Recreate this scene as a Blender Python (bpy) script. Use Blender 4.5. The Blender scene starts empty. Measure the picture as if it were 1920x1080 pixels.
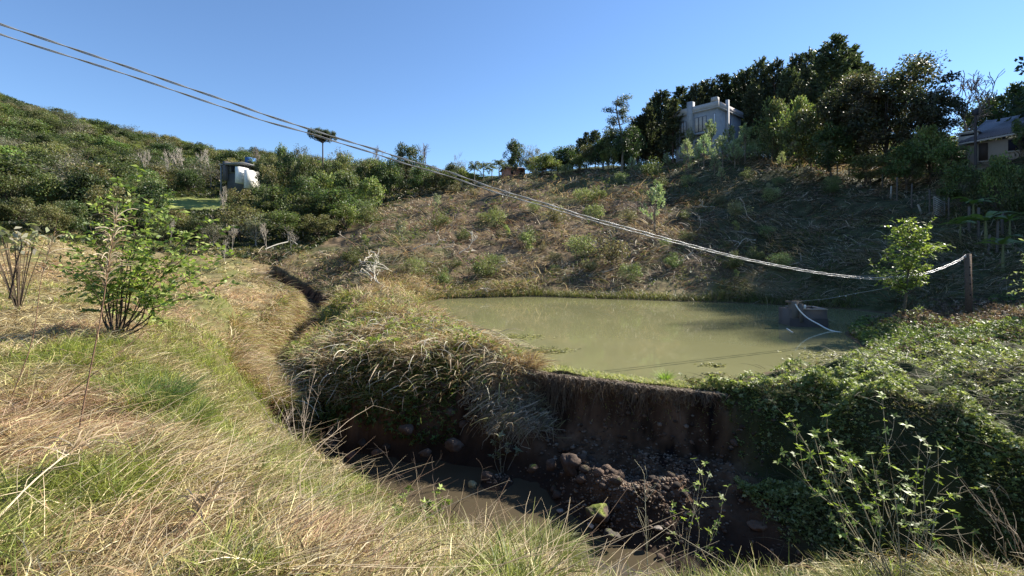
import bpy, bmesh, math, random
import numpy as np
from mathutils import Vector, Matrix, noise as mnoise

# ------------------------------------------------------------------ camera, sky, sun, exposure
SC = bpy.context.scene
COL = SC.collection
CAMZ = 3.0; HZ = 480.0; FP = 900.0         # eye height over the pond, horizon row, focal length in px (1920 wide)
cam_d = bpy.data.cameras.new('camera'); cam = bpy.data.objects.new('camera', cam_d); COL.objects.link(cam)
cam.location = (0, 0, CAMZ); cam.rotation_euler = (math.radians(90), 0, 0)
cam_d.sensor_width = 36; cam_d.lens = 36 * FP / 1920; cam_d.shift_y = -(540 - HZ) / 1920
cam_d.clip_start = 0.05; cam_d.clip_end = 3000
SC.camera = cam
SUN_AZ = math.radians(61); SUN_EL = math.radians(35.5)      # azimuth measured from +Y towards +X
sdir = Vector((math.sin(SUN_AZ)*math.cos(SUN_EL), math.cos(SUN_AZ)*math.cos(SUN_EL), math.sin(SUN_EL)))
w = bpy.data.worlds.new('World'); SC.world = w; w.use_nodes = True
nt = w.node_tree; nt.nodes.clear()
wo = nt.nodes.new('ShaderNodeOutputWorld'); bg = nt.nodes.new('ShaderNodeBackground')
sky = nt.nodes.new('ShaderNodeTexSky'); sky.sky_type = 'NISHITA'; sky.sun_disc = False
sky.sun_elevation = SUN_EL; sky.sun_rotation = SUN_AZ
sky.altitude = 300; sky.air_density = 1.0; sky.dust_density = 0.0; sky.ozone_density = 6.0
nt.links.new(sky.outputs[0], bg.inputs[0]); bg.inputs[1].default_value = 0.085
nt.links.new(bg.outputs[0], wo.inputs[0])
sun_d = bpy.data.lights.new('sun', 'SUN'); sun_d.energy = 5.0; sun_d.angle = math.radians(0.55); sun_d.color = (1.0, 0.93, 0.82)
sun = bpy.data.objects.new('sun', sun_d); COL.objects.link(sun)
sun.rotation_euler = sdir.to_track_quat('Z', 'Y').to_euler(); sun.location = (40, 30, 60)
SC.view_settings.view_transform = 'Standard'; SC.view_settings.look = 'None'
SC.view_settings.gamma = 1; SC.view_settings.exposure = 1.27
SC.cycles.max_bounces = 6; SC.cycles.diffuse_bounces = 3; SC.cycles.glossy_bounces = 2
SC.cycles.transmission_bounces = 3; SC.cycles.transparent_max_bounces = 4
SC.cycles.caustics_reflective = False; SC.cycles.caustics_refractive = False

# ------------------------------------------------------------------ helpers
def tag(o, label=None, cat=None, group=None, kind=None):
    if label: o['label'] = label
    if cat: o['category'] = cat
    if group: o['group'] = group
    if kind: o['kind'] = kind
    return o
def empty(name, loc=(0, 0, 0), rz=0.0):
    o = bpy.data.objects.new(name, None); COL.objects.link(o)
    o.location = loc; o.rotation_euler = (0, 0, rz); o.empty_display_size = .2
    return o
def P(px, py, D):                                        # the point D metres ahead that the photo shows at (px, py)
    return np.array([(px - 960) / FP * D, D, CAMZ - (py - HZ) / FP * D])
class Geo:
    """collects vertices, faces and per-vertex colours; build() links them as ONE mesh object"""
    def __init__(s): s.V = []; s.F = []; s.C = []; s.n = 0
    def add(s, V, F, C):
        V = np.asarray(V, dtype=np.float32).reshape(-1, 3); F = np.asarray(F, dtype=np.int32)
        C = np.asarray(C, dtype=np.float32)
        if C.ndim == 1: C = np.tile(C[:3], (len(V), 1))
        s.V.append(V); s.F.append(F + s.n); s.C.append(C[:, :3]); s.n += len(V)
        return s
    def build(s, name, mat, parent=None, loc=None, smooth=False):
        me = bpy.data.meshes.new(name)
        V = np.concatenate(s.V); C = np.concatenate(s.C)
        loops = np.concatenate([f.ravel() for f in s.F])
        sizes = np.concatenate([np.full(len(f), f.shape[1], dtype=np.int32) for f in s.F])
        starts = np.concatenate([[0], np.cumsum(sizes)[:-1]]).astype(np.int32)
        me.vertices.add(len(V)); me.vertices.foreach_set('co', V.ravel())
        me.loops.add(len(loops)); me.loops.foreach_set('vertex_index', loops.astype(np.int32))
        me.polygons.add(len(sizes)); me.polygons.foreach_set('loop_start', starts)
        me.update(calc_edges=True)
        a = me.attributes.new('col', 'FLOAT_COLOR', 'POINT')
        c4 = np.ones((len(V), 4), dtype=np.float32); c4[:, :3] = C; a.data.foreach_set('color', c4.ravel())
        if smooth: me.polygons.foreach_set('use_smooth', np.ones(len(sizes), dtype=bool))
        me.materials.append(mat)
        o = bpy.data.objects.new(name, me); COL.objects.link(o)
        if parent is not None: o.parent = parent
        if loc is not None: o.location = loc
        return o
def nrm(a):
    return a / np.maximum(np.linalg.norm(a, axis=-1, keepdims=True), 1e-9)
def boxg(g, lo, hi, c, R=None, T=(0, 0, 0)):
    x0, y0, z0 = lo; x1, y1, z1 = hi
    V = np.array([[x0,y0,z0],[x1,y0,z0],[x1,y1,z0],[x0,y1,z0],[x0,y0,z1],[x1,y0,z1],[x1,y1,z1],[x0,y1,z1]], float)
    if R is not None: V = V @ np.array(R).T
    g.add(V + np.array(T), [[0,3,2,1],[4,5,6,7],[0,1,5,4],[1,2,6,5],[2,3,7,6],[3,0,4,7]], c)
def rotz(a):
    return np.array([[math.cos(a), -math.sin(a), 0], [math.sin(a), math.cos(a), 0], [0, 0, 1]])
def tubes(g, paths, radii, cols, k=4):
    """paths (N,S,3), radii (N,S), cols (N,3) or (3,): tapered tubes"""
    paths = np.asarray(paths, float); N, S = paths.shape[:2]
    radii = np.broadcast_to(np.asarray(radii, float), (N, S))
    T = np.gradient(paths, axis=1); T = nrm(T)
    ref = np.where(np.abs(T[..., 2:3]) > .9, np.array([1., 0, 0]), np.array([0, 0, 1.]))
    A = nrm(np.cross(T, ref)); B = np.cross(T, A)
    an = np.arange(k) / k * 2 * math.pi
    ring = A[:, :, None] * np.cos(an)[None, None, :, None] + B[:, :, None] * np.sin(an)[None, None, :, None]
    V = paths[:, :, None] + ring * radii[:, :, None, None]
    idx = np.arange(N * S * k).reshape(N, S, k)
    a = idx[:, :-1]; b = idx[:, 1:]
    F = np.stack([a, np.roll(a, -1, 2), np.roll(b, -1, 2), b], -1).reshape(-1, 4)
    cols = np.asarray(cols, float)
    C = np.repeat(np.broadcast_to(cols, (N, 3)), S * k, axis=0)
    g.add(V.reshape(-1, 3), F, C)
def tube(g, pts, rads, c, k=6):
    pts = np.asarray(pts, float)
    tubes(g, pts[None], np.broadcast_to(np.asarray(rads, float), (len(pts),))[None], c, k)
def ribbons(g, paths, widths, cols, side=None, rng=None):
    """flat tapering blades: paths (N,S,3), widths (N,S)"""
    paths = np.asarray(paths, float); N, S = paths.shape[:2]
    widths = np.broadcast_to(np.asarray(widths, float), (N, S))
    T = nrm(np.gradient(paths, axis=1))
    if side is None:
        r = rng.normal(size=(N, 1, 3)); side = nrm(np.cross(T, np.broadcast_to(r, T.shape)))
    else: side = np.broadcast_to(side[:, None], T.shape)
    V = np.stack([paths - side * widths[..., None] / 2, paths + side * widths[..., None] / 2], 2)
    idx = np.arange(N * S * 2).reshape(N, S, 2); a = idx[:, :-1]; b = idx[:, 1:]
    F = np.stack([a[..., 0], a[..., 1], b[..., 1], b[..., 0]], -1).reshape(-1, 4)
    C = np.repeat(np.broadcast_to(np.asarray(cols, float), (N, 3)), S * 2, axis=0)
    g.add(V.reshape(-1, 3), F, C)
def leafs(g, base, d, nor, L, W, cols):
    """rhombic leaves folded a little along the midrib: base (N,3), direction, normal"""
    base = np.asarray(base, float); N = len(base); d = nrm(np.asarray(d, float))
    s = nrm(np.cross(d, nor)); n2 = np.cross(s, d)
    L = np.broadcast_to(np.asarray(L, float), (N,))[:, None]; W = np.broadcast_to(np.asarray(W, float), (N,))[:, None]
    tip = base + d * L - n2 * L * .12
    m1 = base + d * L * .45 + s * W * .5 + n2 * W * .12
    m2 = base + d * L * .45 - s * W * .5 + n2 * W * .12
    V = np.stack([base, m1, tip, m2], 1).reshape(-1, 3)
    F = np.arange(N * 4).reshape(N, 4)
    g.add(V, F, np.repeat(np.broadcast_to(np.asarray(cols, float), (N, 3)), 4, axis=0))
def jitter(rng, c, n, v=.18, h=.06):
    c = np.asarray(c, float)
    return np.clip(c * (1 + rng.normal(0, v, (n, 1))) * (1 + rng.normal(0, h, (n, 3))), .004, .95)
def pick(rng, pal, n, v=.18):
    pal = np.asarray(pal, float); return np.clip(pal[rng.integers(0, len(pal), n)] * (1 + rng.normal(0, v, (n, 1))), .004, .95)
def hash2(ix, iy, s):
    h = np.sin(ix * 127.1 + iy * 311.7 + s * 74.7) * 43758.5453
    return h - np.floor(h)
def vnoise(x, y, s=0):
    ix = np.floor(x); iy = np.floor(y); fx = x - ix; fy = y - iy
    fx = fx * fx * (3 - 2 * fx); fy = fy * fy * (3 - 2 * fy)
    a = hash2(ix, iy, s); b = hash2(ix + 1, iy, s); c = hash2(ix, iy + 1, s); d = hash2(ix + 1, iy + 1, s)
    return (a + (b - a) * fx) * (1 - fy) + (c + (d - c) * fx) * fy - .5
def fbm(x, y, sc, s=0, o=3):
    r = 0; a = 1.0; f = 1.0 / sc
    for i in range(o):
        r = r + a * vnoise(x * f + 17.3 * i, y * f - 9.1 * i, s + i); a *= .5; f *= 2.03
    return r
def sstep(a, b, x):
    t = np.clip((x - a) / (b - a), 0, 1); return t * t * (3 - 2 * t)
def sdist(x, y, poly):
    """signed distance to a polygon, positive inside"""
    x = np.asarray(x, float); y = np.asarray(y, float); d = np.full(x.shape, 1e9); ins = np.zeros(x.shape, bool)
    n = len(poly)
    for i in range(n):
        x0, y0 = poly[i]; x1, y1 = poly[(i + 1) % n]
        ex, ey = x1 - x0, y1 - y0; t = np.clip(((x - x0) * ex + (y - y0) * ey) / (ex * ex + ey * ey), 0, 1)
        d = np.minimum(d, (x - x0 - t * ex) ** 2 + (y - y0 - t * ey) ** 2)
        cr = (y0 > y) != (y1 > y)
        if y1 != y0: ins ^= cr & (x < (x1 - x0) * (y - y0) / (y1 - y0) + x0)
    d = np.sqrt(d); return np.where(ins, d, -d)
def pathdist(x, y, pts):
    d = np.full(np.shape(x), 1e9)
    for (x0, y0), (x1, y1) in zip(pts[:-1], pts[1:]):
        ex, ey = x1 - x0, y1 - y0; t = np.clip(((x - x0) * ex + (y - y0) * ey) / (ex * ex + ey * ey), 0, 1)
        d = np.minimum(d, (x - x0 - t * ex) ** 2 + (y - y0 - t * ey) ** 2)
    return np.sqrt(d)

# materials ---------------------------------------------------------
def new_mat(name):
    m = bpy.data.materials.new(name); m.use_nodes = True; n = m.node_tree
    return m, n, n.nodes['Principled BSDF'], n.nodes['Material Output']
def veg_mat(name, rough=.55, trans=.35, spec=.3, obvar=0.0, tmul=(1.15, 1.25, .7)):
    m, n, p, out = new_mat(name)
    at = n.nodes.new('ShaderNodeAttribute'); at.attribute_name = 'col'; c = at.outputs['Color']
    if obvar:
        oi = n.nodes.new('ShaderNodeObjectInfo'); hs = n.nodes.new('ShaderNodeHueSaturation')
        mr = n.nodes.new('ShaderNodeMapRange'); mr.inputs[3].default_value = 1 - obvar; mr.inputs[4].default_value = 1 + obvar
        mh = n.nodes.new('ShaderNodeMapRange'); mh.inputs[3].default_value = .5 + .03; mh.inputs[4].default_value = .5 - .025
        mu = n.nodes.new('ShaderNodeMath'); mu.operation = 'MULTIPLY'; mu.inputs[1].default_value = 7.31
        fr = n.nodes.new('ShaderNodeMath'); fr.operation = 'FRACT'
        n.links.new(oi.outputs['Random'], mr.inputs[0]); n.links.new(mr.outputs[0], hs.inputs['Value'])
        n.links.new(oi.outputs['Random'], mu.inputs[0]); n.links.new(mu.outputs[0], fr.inputs[0]); n.links.new(fr.outputs[0], mh.inputs[0])
        n.links.new(mh.outputs[0], hs.inputs['Hue']); n.links.new(c, hs.inputs['Color']); c = hs.outputs[0]
    n.links.new(c, p.inputs['Base Color']); p.inputs['Roughness'].default_value = rough
    p.inputs['Specular IOR Level'].default_value = spec
    if trans:
        tr = n.nodes.new('ShaderNodeBsdfTranslucent'); mx = n.nodes.new('ShaderNodeMixShader'); mx.inputs[0].default_value = trans
        mm = n.nodes.new('ShaderNodeMix'); mm.data_type = 'RGBA'; mm.blend_type = 'MULTIPLY'; mm.inputs[0].default_value = 1
        mm.inputs[7].default_value = (*tmul, 1)
        n.links.new(c, mm.inputs[6]); n.links.new(mm.outputs[2], tr.inputs[0])
        n.links.new(p.outputs[0], mx.inputs[1]); n.links.new(tr.outputs[0], mx.inputs[2]); n.links.new(mx.outputs[0], out.inputs[0])
    return m
def solid_mat(name, rough=.9, nscale=8.0, namp=.35, bump=.3, spec=.2, det=6.0, bscale=None):
    """vertex colour broken up by noise, with bump: bark, stone, soil, concrete"""
    m, n, p, out = new_mat(name)
    at = n.nodes.new('ShaderNodeAttribute'); at.attribute_name = 'col'
    tc = n.nodes.new('ShaderNodeTexCoord'); no = n.nodes.new('ShaderNodeTexNoise'); no.inputs['Scale'].default_value = nscale
    no.inputs['Detail'].default_value = det; no.inputs['Roughness'].default_value = .65
    mr = n.nodes.new('ShaderNodeMapRange'); mr.inputs[1].default_value = .25; mr.inputs[2].default_value = .75
    mr.inputs[3].default_value = 1 - namp; mr.inputs[4].default_value = 1 + namp
    mm = n.nodes.new('ShaderNodeVectorMath'); mm.operation = 'MULTIPLY'
    n.links.new(tc.outputs['Object'], no.inputs[0]); n.links.new(no.outputs[0], mr.inputs[0])
    n.links.new(at.outputs['Color'], mm.inputs[0]); n.links.new(mr.outputs[0], mm.inputs[1]); n.links.new(mm.outputs[0], p.inputs['Base Color'])
    b = n.nodes.new('ShaderNodeBump'); b.inputs['Strength'].default_value = bump; b.inputs['Distance'].default_value = .05
    if bscale:
        n2 = n.nodes.new('ShaderNodeTexNoise'); n2.inputs['Scale'].default_value = bscale; n2.inputs['Detail'].default_value = 5
        n.links.new(tc.outputs['Object'], n2.inputs[0]); n.links.new(n2.outputs[0], b.inputs['Height'])
    else: n.links.new(no.outputs[0], b.inputs['Height'])
    n.links.new(b.outputs[0], p.inputs['Normal'])
    p.inputs['Roughness'].default_value = rough; p.inputs['Specular IOR Level'].default_value = spec
    return m
M_leaf = veg_mat('leaf', .5, .35, .35, .22)
M_grass = veg_mat('grass', .5, .42, .4)
M_ivy = veg_mat('ivy_leaf', .48, .38, .34)
M_straw = veg_mat('straw', .6, .3, .25, tmul=(1.1, 1.0, .75))
M_bark = solid_mat('bark', .85, 9, .4, .5)
M_soil = solid_mat('soil', .95, 2.2, .35, .9, spec=.1, det=9)
M_rock = solid_mat('rock', .85, 7, .45, .8, spec=.25, det=8)
M_conc = solid_mat('concrete', .85, 1.3, .18, .25, det=8)
M_wood = solid_mat('weathered_wood', .8, 14, .35, .4)
M_paint = solid_mat('painted_wall', .8, 1.0, .1, .1)
M_cable = solid_mat('cable_sheath', .35, 30, .1, .1, spec=.6)

# ------------------------------------------------------------------ terrain
GULLY = [(16,2.2),(10,2.9),(6,3.1),(3.6,3.4),(2.1,4.0),(1.0,4.8),(0,5.6),(-1.1,6.3),(-2,7.5),(-3.1,8.3),(-3.9,9.1),(-5.6,11),(-6.9,13.5),
 (-8.5,16),(-10.9,20),(-11.9,24),(-13.6,30),(-15.3,34),(-19,40),(-24,45),(-23,46.5),(-17.5,42),(-13.0,35),(-11.6,30),(-9.8,24),(-9.1,20),
 (-7.9,17.5),(-6.1,15),(-4.9,13.9),(-3.8,13.3),(-2.3,12.9),(-1.2,13.2),(-.3,13.1),(0,12.7),(1.2,12.1),(2.45,11.5),(3.5,10.9),(4.6,10.5),
 (6,9.8),(7,8),(8,6.3),(10.5,5.2),(16,4.6)]
STREAM = [(-23,45.8),(-18,41),(-14,34.5),(-12.3,29),(-10.8,24),(-10,20.3),(-8.1,16.4),(-6.3,13.4),(-4.6,11.9),(-3.2,11.3),(-1.5,10.6),(-.3,9.6),(.9,8.5),(2.2,7.3),(3.8,6.2),(6,5.1),(9,4.4),(16,3.6)]
POND = [(-4.8,33.5),(-2,34.5),(1.6,35.5),(8,33),(14.7,30.5),(19,27),(19.5,24.5),(16.2,22.4),(12.8,18.5),(11.6,16),(10.6,14.3),(8.6,13.3),(6.8,12.5),(5.4,11.7),
 (4.25,11.3),(3.6,11.35),(2.6,12.0),(1.5,12.8),(.6,13.5),(-.5,15.3),(-1.6,18),(-3,22.5),(-4.3,26),(-5.6,29.5)]
CTRL = [ # photo px, py, distance ahead: where the turf surface lies
 (0,1080,2.2),(600,1080,2.6),(960,1100,3.0),(1400,1150,2.9),(1900,1150,2.9),(0,760,4.5),(400,850,4.5),(600,950,4.5),(300,700,6.6),(0,640,9),
 (200,620,9.3),(400,640,12),(300,560,22),(0,540,20),(200,485,40),(0,462,36),(450,510,38),(430,570,19),(1160,1110,4.6),(950,1010,5.6),(800,980,6.3),
 (720,930,7.5),(625,880,8.3),(570,850,9.1),(500,780,11),(500,730,13.5),(486,690,16),(472,640,20),(520,600,24),(560,565,30),(500,525,42),
 (600,540,42),(625,580,30),(610,620,24),(548,668,18.5),(600,680,15),(640,685,13.8),(700,668,13.2),(800,672,12.8),(880,650,13.3),(940,676,13.2),
 (960,688,12.9),(1050,700,12.3),(1150,712,11.6),(1250,724,11),(1340,732,10.6),(700,600,18.7),(760,600,19),(820,640,15),(700,545,30),(640,560,28),
 (750,560,27),(790,548,31),(850,545,36),(1500,700,10.8),(1600,690,10.6),(1900,700,9.4),(1700,690,10.5),(1500,760,8.8),(1700,780,7.6),(1900,850,6.8),(1700,640,15.5),(1700,600,19.5),(1815,592,20),
 (1910,600,18),(2100,640,12),(2400,700,9),(2300,900,4),(2600,500,20),(1900,560,23),(1640,560,27),
 (550,480,50),(700,500,42),(900,500,44),(1100,500,41),(1100,548,37),(1300,562,32.5),(1300,500,37),(1500,562,30),(1500,500,34),(1650,500,30),(1800,500,27.5),
 (1900,450,30),(700,430,58),(900,430,58),(1100,430,52),(1300,430,47),(1500,430,42),(1700,430,36),(900,370,75),(1100,370,66),(1300,370,58),(1500,370,50),
 (1700,370,44),(1900,370,38),(2200,400,34),(700,395,75),(800,368,85),(950,332,92),(1100,322,90),(1200,312,85),(1330,286,82),(1400,300,75),(1500,312,62),(1650,332,52),(1800,320,45),
 (1920,290,42),(2200,250,45),(950,338,140),(1200,332,130),(1330,308,125),(1500,318,100),(1650,325,80),(1900,290,80),(2300,260,80),(600,340,150),(700,350,110),(800,345,120),
 (500,425,70),(400,395,85),(400,372,112),(500,350,125),(450,335,135),(300,410,75),(150,430,58),(0,430,52),(0,380,78),(150,370,100),(300,350,130),(0,300,130),(150,300,150),(300,310,180),
 (0,203,210),(125,228,215),(250,262,220),(400,295,220),(500,315,220),(600,330,210),(0,205,320),(250,270,320),(600,340,320),(760,350,180),(760,352,300),(900,345,220),(1100,365,250),(-400,150,200),(-400,450,40),(-400,330,90),(-600,520,15),(-600,800,4)]
_c = np.array([P(*c) for c in CTRL]); _b = np.array([[3,-5,1.6],[-5,-3,1.8],[8,-2,1.5],[0,0,1.45],[-30,-20,4],[30,-20,4],[0,-60,4],[-90,-10,12],[90,-10,12],[0,1.6,1.45],[300,300,60],[-100,400,50],[200,400,40],[60,300,35],[150,60,30],[80,30,16],[105,80,36],[100,60,30]], float)  # far right rows include an unseen rise added to help shade the pond
_c = np.vstack([_c, _b])
def _warp(x, y):
    r = np.hypot(x, y) + 1e-6; k = np.log1p(r / 2.0) / r * 1.0
    return x * k, y * k
_cu, _cv = _warp(_c[:, 0], _c[:, 1])
_K = np.sqrt((_cu[:, None] - _cu) ** 2 + (_cv[:, None] - _cv) ** 2 + .0025)
_A = np.zeros((len(_c) + 1, len(_c) + 1)); _A[:-1, :-1] = _K + np.eye(len(_c)) * 1e-3; _A[-1, :-1] = 1; _A[:-1, -1] = 1
_W = np.linalg.solve(_A, np.append(_c[:, 2], 0))
def base_h(x, y):
    x = np.atleast_1d(np.asarray(x, float)); y = np.atleast_1d(np.asarray(y, float)); out = np.empty(x.shape)
    xf, yf, of = x.ravel(), y.ravel(), out.ravel()
    for i in range(0, len(xf), 40000):
        u, v = _warp(xf[i:i + 40000], yf[i:i + 40000])
        k = np.sqrt((u[:, None] - _cu) ** 2 + (v[:, None] - _cv) ** 2 + .0025)
        of[i:i + 40000] = k @ _W[:-1] + _W[-1]
    return of.reshape(x.shape)
def water_level(y):                                       # the brook: still in front, a small drop, then rising up the gully
    return np.interp(y, [0, 12.6, 13.6, 16, 20.5, 24, 30, 45], [-2.0, -2.0, -1.85, -1.72, -1.5, -1.3, -1.0, -.3])
BUMPS = [(1.35,10.0,.5,.62),(1.75,9.4,.45,.62),(2.2,8.8,.5,.55),(2.9,8.9,.7,.4),(-.35,10.55,.42,.3),(-.5,12.4,.7,.8),(.1,12.0,.6,.55),(.5,11.4,.5,.35),(-1.2,12.2,.6,.5),(-2.4,12.1,.5,.45),(2.9,7.7,.5,.25)]
def ground(x, y, detail=True):
    x = np.atleast_1d(np.asarray(x, float)); y = np.atleast_1d(np.asarray(y, float))
    h = base_h(x, y); D = np.hypot(x, y)
    sp = sdist(x, y, POND); sg = sdist(x, y, GULLY)
    if detail:
        h = h + fbm(x, y, 2.6, 3) * .12 * sstep(1, 4, D) + fbm(x, y, .6, 9) * .15
        h = h + fbm(x, y, 7, 5) * .8 * sstep(34, 50, D) + fbm(x, y, 1.7, 6) * .45 * sstep(34, 46, D) * (1 - sstep(120, 160, D))
        h = h + fbm(x, y, 25, 7) * 3.0 * sstep(70, 140, D)
        right = sstep(4.5, 6, x) * (1 - sstep(17, 22, y)); h = h + right * (fbm(x, y, 1.5, 21) * .5 + fbm(x, y, .5, 22) * .2)
        mound = sstep(.2, 1.5, -sg) * sstep(-9, -7, x) * (1 - sstep(-2, 0, x)) * sstep(13, 15, y) * (1 - sstep(28, 34, y))
        h = h + mound * (.18 + fbm(x, y, 1.6, 31) * .35)
    # pond basin
    h = np.where(sp > 0, -.04 - np.minimum(.9, sp * .35), h)
    near_dam = (1 - sstep(1.5, 4, np.abs(sg))) * sstep(-1, .5, x)
    bw = 1.3 - 1.0 * near_dam
    t = sstep(0, 1, np.clip(-sp / bw, 0, 1)); wf = sstep(1.8, 4.5, -sp); hm = np.maximum(.03, h) * (1 - wf) + h * wf
    h = np.where(sp <= 0, hm * t + .02 * (1 - t), h)
    # gully
    dc = pathdist(x, y, STREAM); wl = water_level(y)
    wide = np.interp(y, [0, 8, 10, 12.3, 13.5, 20, 45], [.7, .7, .95, .95, .5, .35, .3])
    fl = wl - .16 + sstep(wide, wide + 1.9, dc) * .92 + (fbm(x, y, .8, 41) * .12 + fbm(x, y, .22, 43) * .09) * sstep(wide * .6, wide + .4, dc)
    for bx, by, br, bh in BUMPS: fl = fl + bh * np.exp(-((x - bx) ** 2 + (y - by) ** 2) / (br * br))
    wr = sstep(4.0, 6.5, x) * sstep(5.5, 7.5, y)
    mw = sstep(-9, -7, x) * (1 - sstep(-1.6, -.4, x)) * sstep(11.6, 12.3, y) * (1 - sstep(17, 22, y))
    ww = .5 + .25 * (x < 0) + wr * 2.3 + mw * .75 + fbm(x, y, .9, 47) * .35
    t = np.clip(sg / np.maximum(ww, .15), 0, 1); t = t ** (1.0 - .35 * (1 - wr) + .7 * mw)
    t = t * t * (3 - 2 * t)
    rough = (fbm(x, y, .45, 51) * .34 + fbm(x, y, .16, 52) * .26) * np.sin(np.clip(t, 0, 1) * math.pi)
    h = np.where(sg > 0, h * (1 - t) + np.minimum(fl, h - .1) * t + rough, h)
    return h
def pxy(px, py, z=-1.95):
    D = (CAMZ - z) * FP / (py - HZ); return (px - 960) / FP * D, D
def gz(x, y): return float(ground(np.array([x]), np.array([y]))[0])
_Ds = np.exp(np.linspace(math.log(1.2), math.log(330), 900))
def hit(px, py):
    """the first ground point the photo ray through (px, py) meets"""
    x = (px - 960) / FP * _Ds; z = CAMZ - (py - HZ) / FP * _Ds
    g = ground(x, _Ds); k = np.argmax(g > z)
    if not (g > z).any(): k = len(_Ds) - 1
    return np.array([x[k], _Ds[k], g[k]])
def col_at(px, D):                                          # ground point in the column px, D metres ahead
    x = (px - 960) / FP * D; return np.array([x, D, gz(x, D)])

def zone_colours(x, y, sg, sp, z):
    n1 = fbm(x, y, 3.0, 61)[:, None]; n2 = fbm(x, y, .6, 63)[:, None]; n3 = fbm(x, y, 12, 65)[:, None]
    D = np.hypot(x, y)[:, None]
    straw = (np.array([.20, .16, .085]) + n2 * np.array([.08, .06, .03])) * (.5 + .5 * sstep(8, 25, D)); green = np.array([.12, .12, .045]) * (.55 + .45 * sstep(8, 25, D))  # ground colour darkened near the camera to paint shade into the gaps between blades
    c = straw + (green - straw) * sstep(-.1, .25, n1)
    brush = np.array([.13, .095, .06]) * (1 + n2 * .8); weeds = np.array([.085, .085, .038])
    cb = brush + (weeds - brush) * sstep(.0, .35, n1 + n3)
    hill = (sstep(33, 38, y) * sstep(-24, -16, x + (y - 40) * .25))[:, None]
    c = c + (cb - c) * hill
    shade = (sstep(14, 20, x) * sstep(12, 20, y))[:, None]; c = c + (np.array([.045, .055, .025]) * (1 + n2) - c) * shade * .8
    berm = np.maximum(sstep(4.2, 4.8, x) * (1 - sstep(15, 20, y)) * sstep(2.8, 4, y), sstep(.8, 1.6, x) * (1 - sstep(6, 8, y)))[:, None]; c = c + (np.array([.035, .045, .016]) - c) * berm
    far = sstep(75, 100, D); c = c + (np.array([.055, .07, .028]) - c) * far
    mx, my = -62, 100                                     # the mown meadow below the left house
    md = np.exp(-(((x - mx) / 16) ** 2 + ((y - my) / 20) ** 2) ** 2)[:, None]; c = c + (np.array([.24, .27, .08]) * (1 + n2 * .5) - c) * md
    soil = np.array([.082, .05, .03]) * (1 + n2 * 1.1 + fbm(x, y, .17, 67)[:, None] * 1.1); damp = np.array([.032, .022, .016])
    s = soil + (damp - soil) * (1 - sstep(-1.9, -1.2, z))[:, None]
    gm = (sstep(-.12, .1, sg) * (1 - .9 * sstep(4.3, 5, x)))[:, None]; c = c + (s - c) * gm
    pm = sstep(-.45, -.1, sp)[:, None] * (1 - gm); c = c + (np.array([.10, .075, .045]) - c) * pm
    return np.clip(c, .008, .6)
def build_ground():
    th = np.concatenate([np.linspace(-180, -62, 60, endpoint=False), np.linspace(-62, 62, 820, endpoint=False), np.linspace(62, 180, 60, endpoint=False)])
    th = np.radians(th); r = np.concatenate([[.05], np.exp(np.linspace(math.log(.8), math.log(7.5), 230, endpoint=False)), np.exp(np.linspace(math.log(7.5), math.log(14.5), 330, endpoint=False)), np.exp(np.linspace(math.log(14.5), math.log(46), 230)), np.exp(np.linspace(math.log(46.5), math.log(420), 240)), [600, 1000, 1800]])
    R, T = np.meshgrid(r, th, indexing='ij'); x = (R * np.sin(T)); y = (R * np.cos(T))
    z = np.empty(x.shape)
    zz = ground(x.ravel(), y.ravel()); z = zz.reshape(x.shape)
    z = np.where(R > 420, z * 0 + 12, z)
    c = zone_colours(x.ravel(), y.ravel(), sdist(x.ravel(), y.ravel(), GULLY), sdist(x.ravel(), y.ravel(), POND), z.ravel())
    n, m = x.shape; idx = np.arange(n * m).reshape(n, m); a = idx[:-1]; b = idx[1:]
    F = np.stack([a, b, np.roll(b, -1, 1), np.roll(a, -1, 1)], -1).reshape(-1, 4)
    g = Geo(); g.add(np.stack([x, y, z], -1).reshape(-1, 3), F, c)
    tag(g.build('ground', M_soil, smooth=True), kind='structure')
build_ground()

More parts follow.
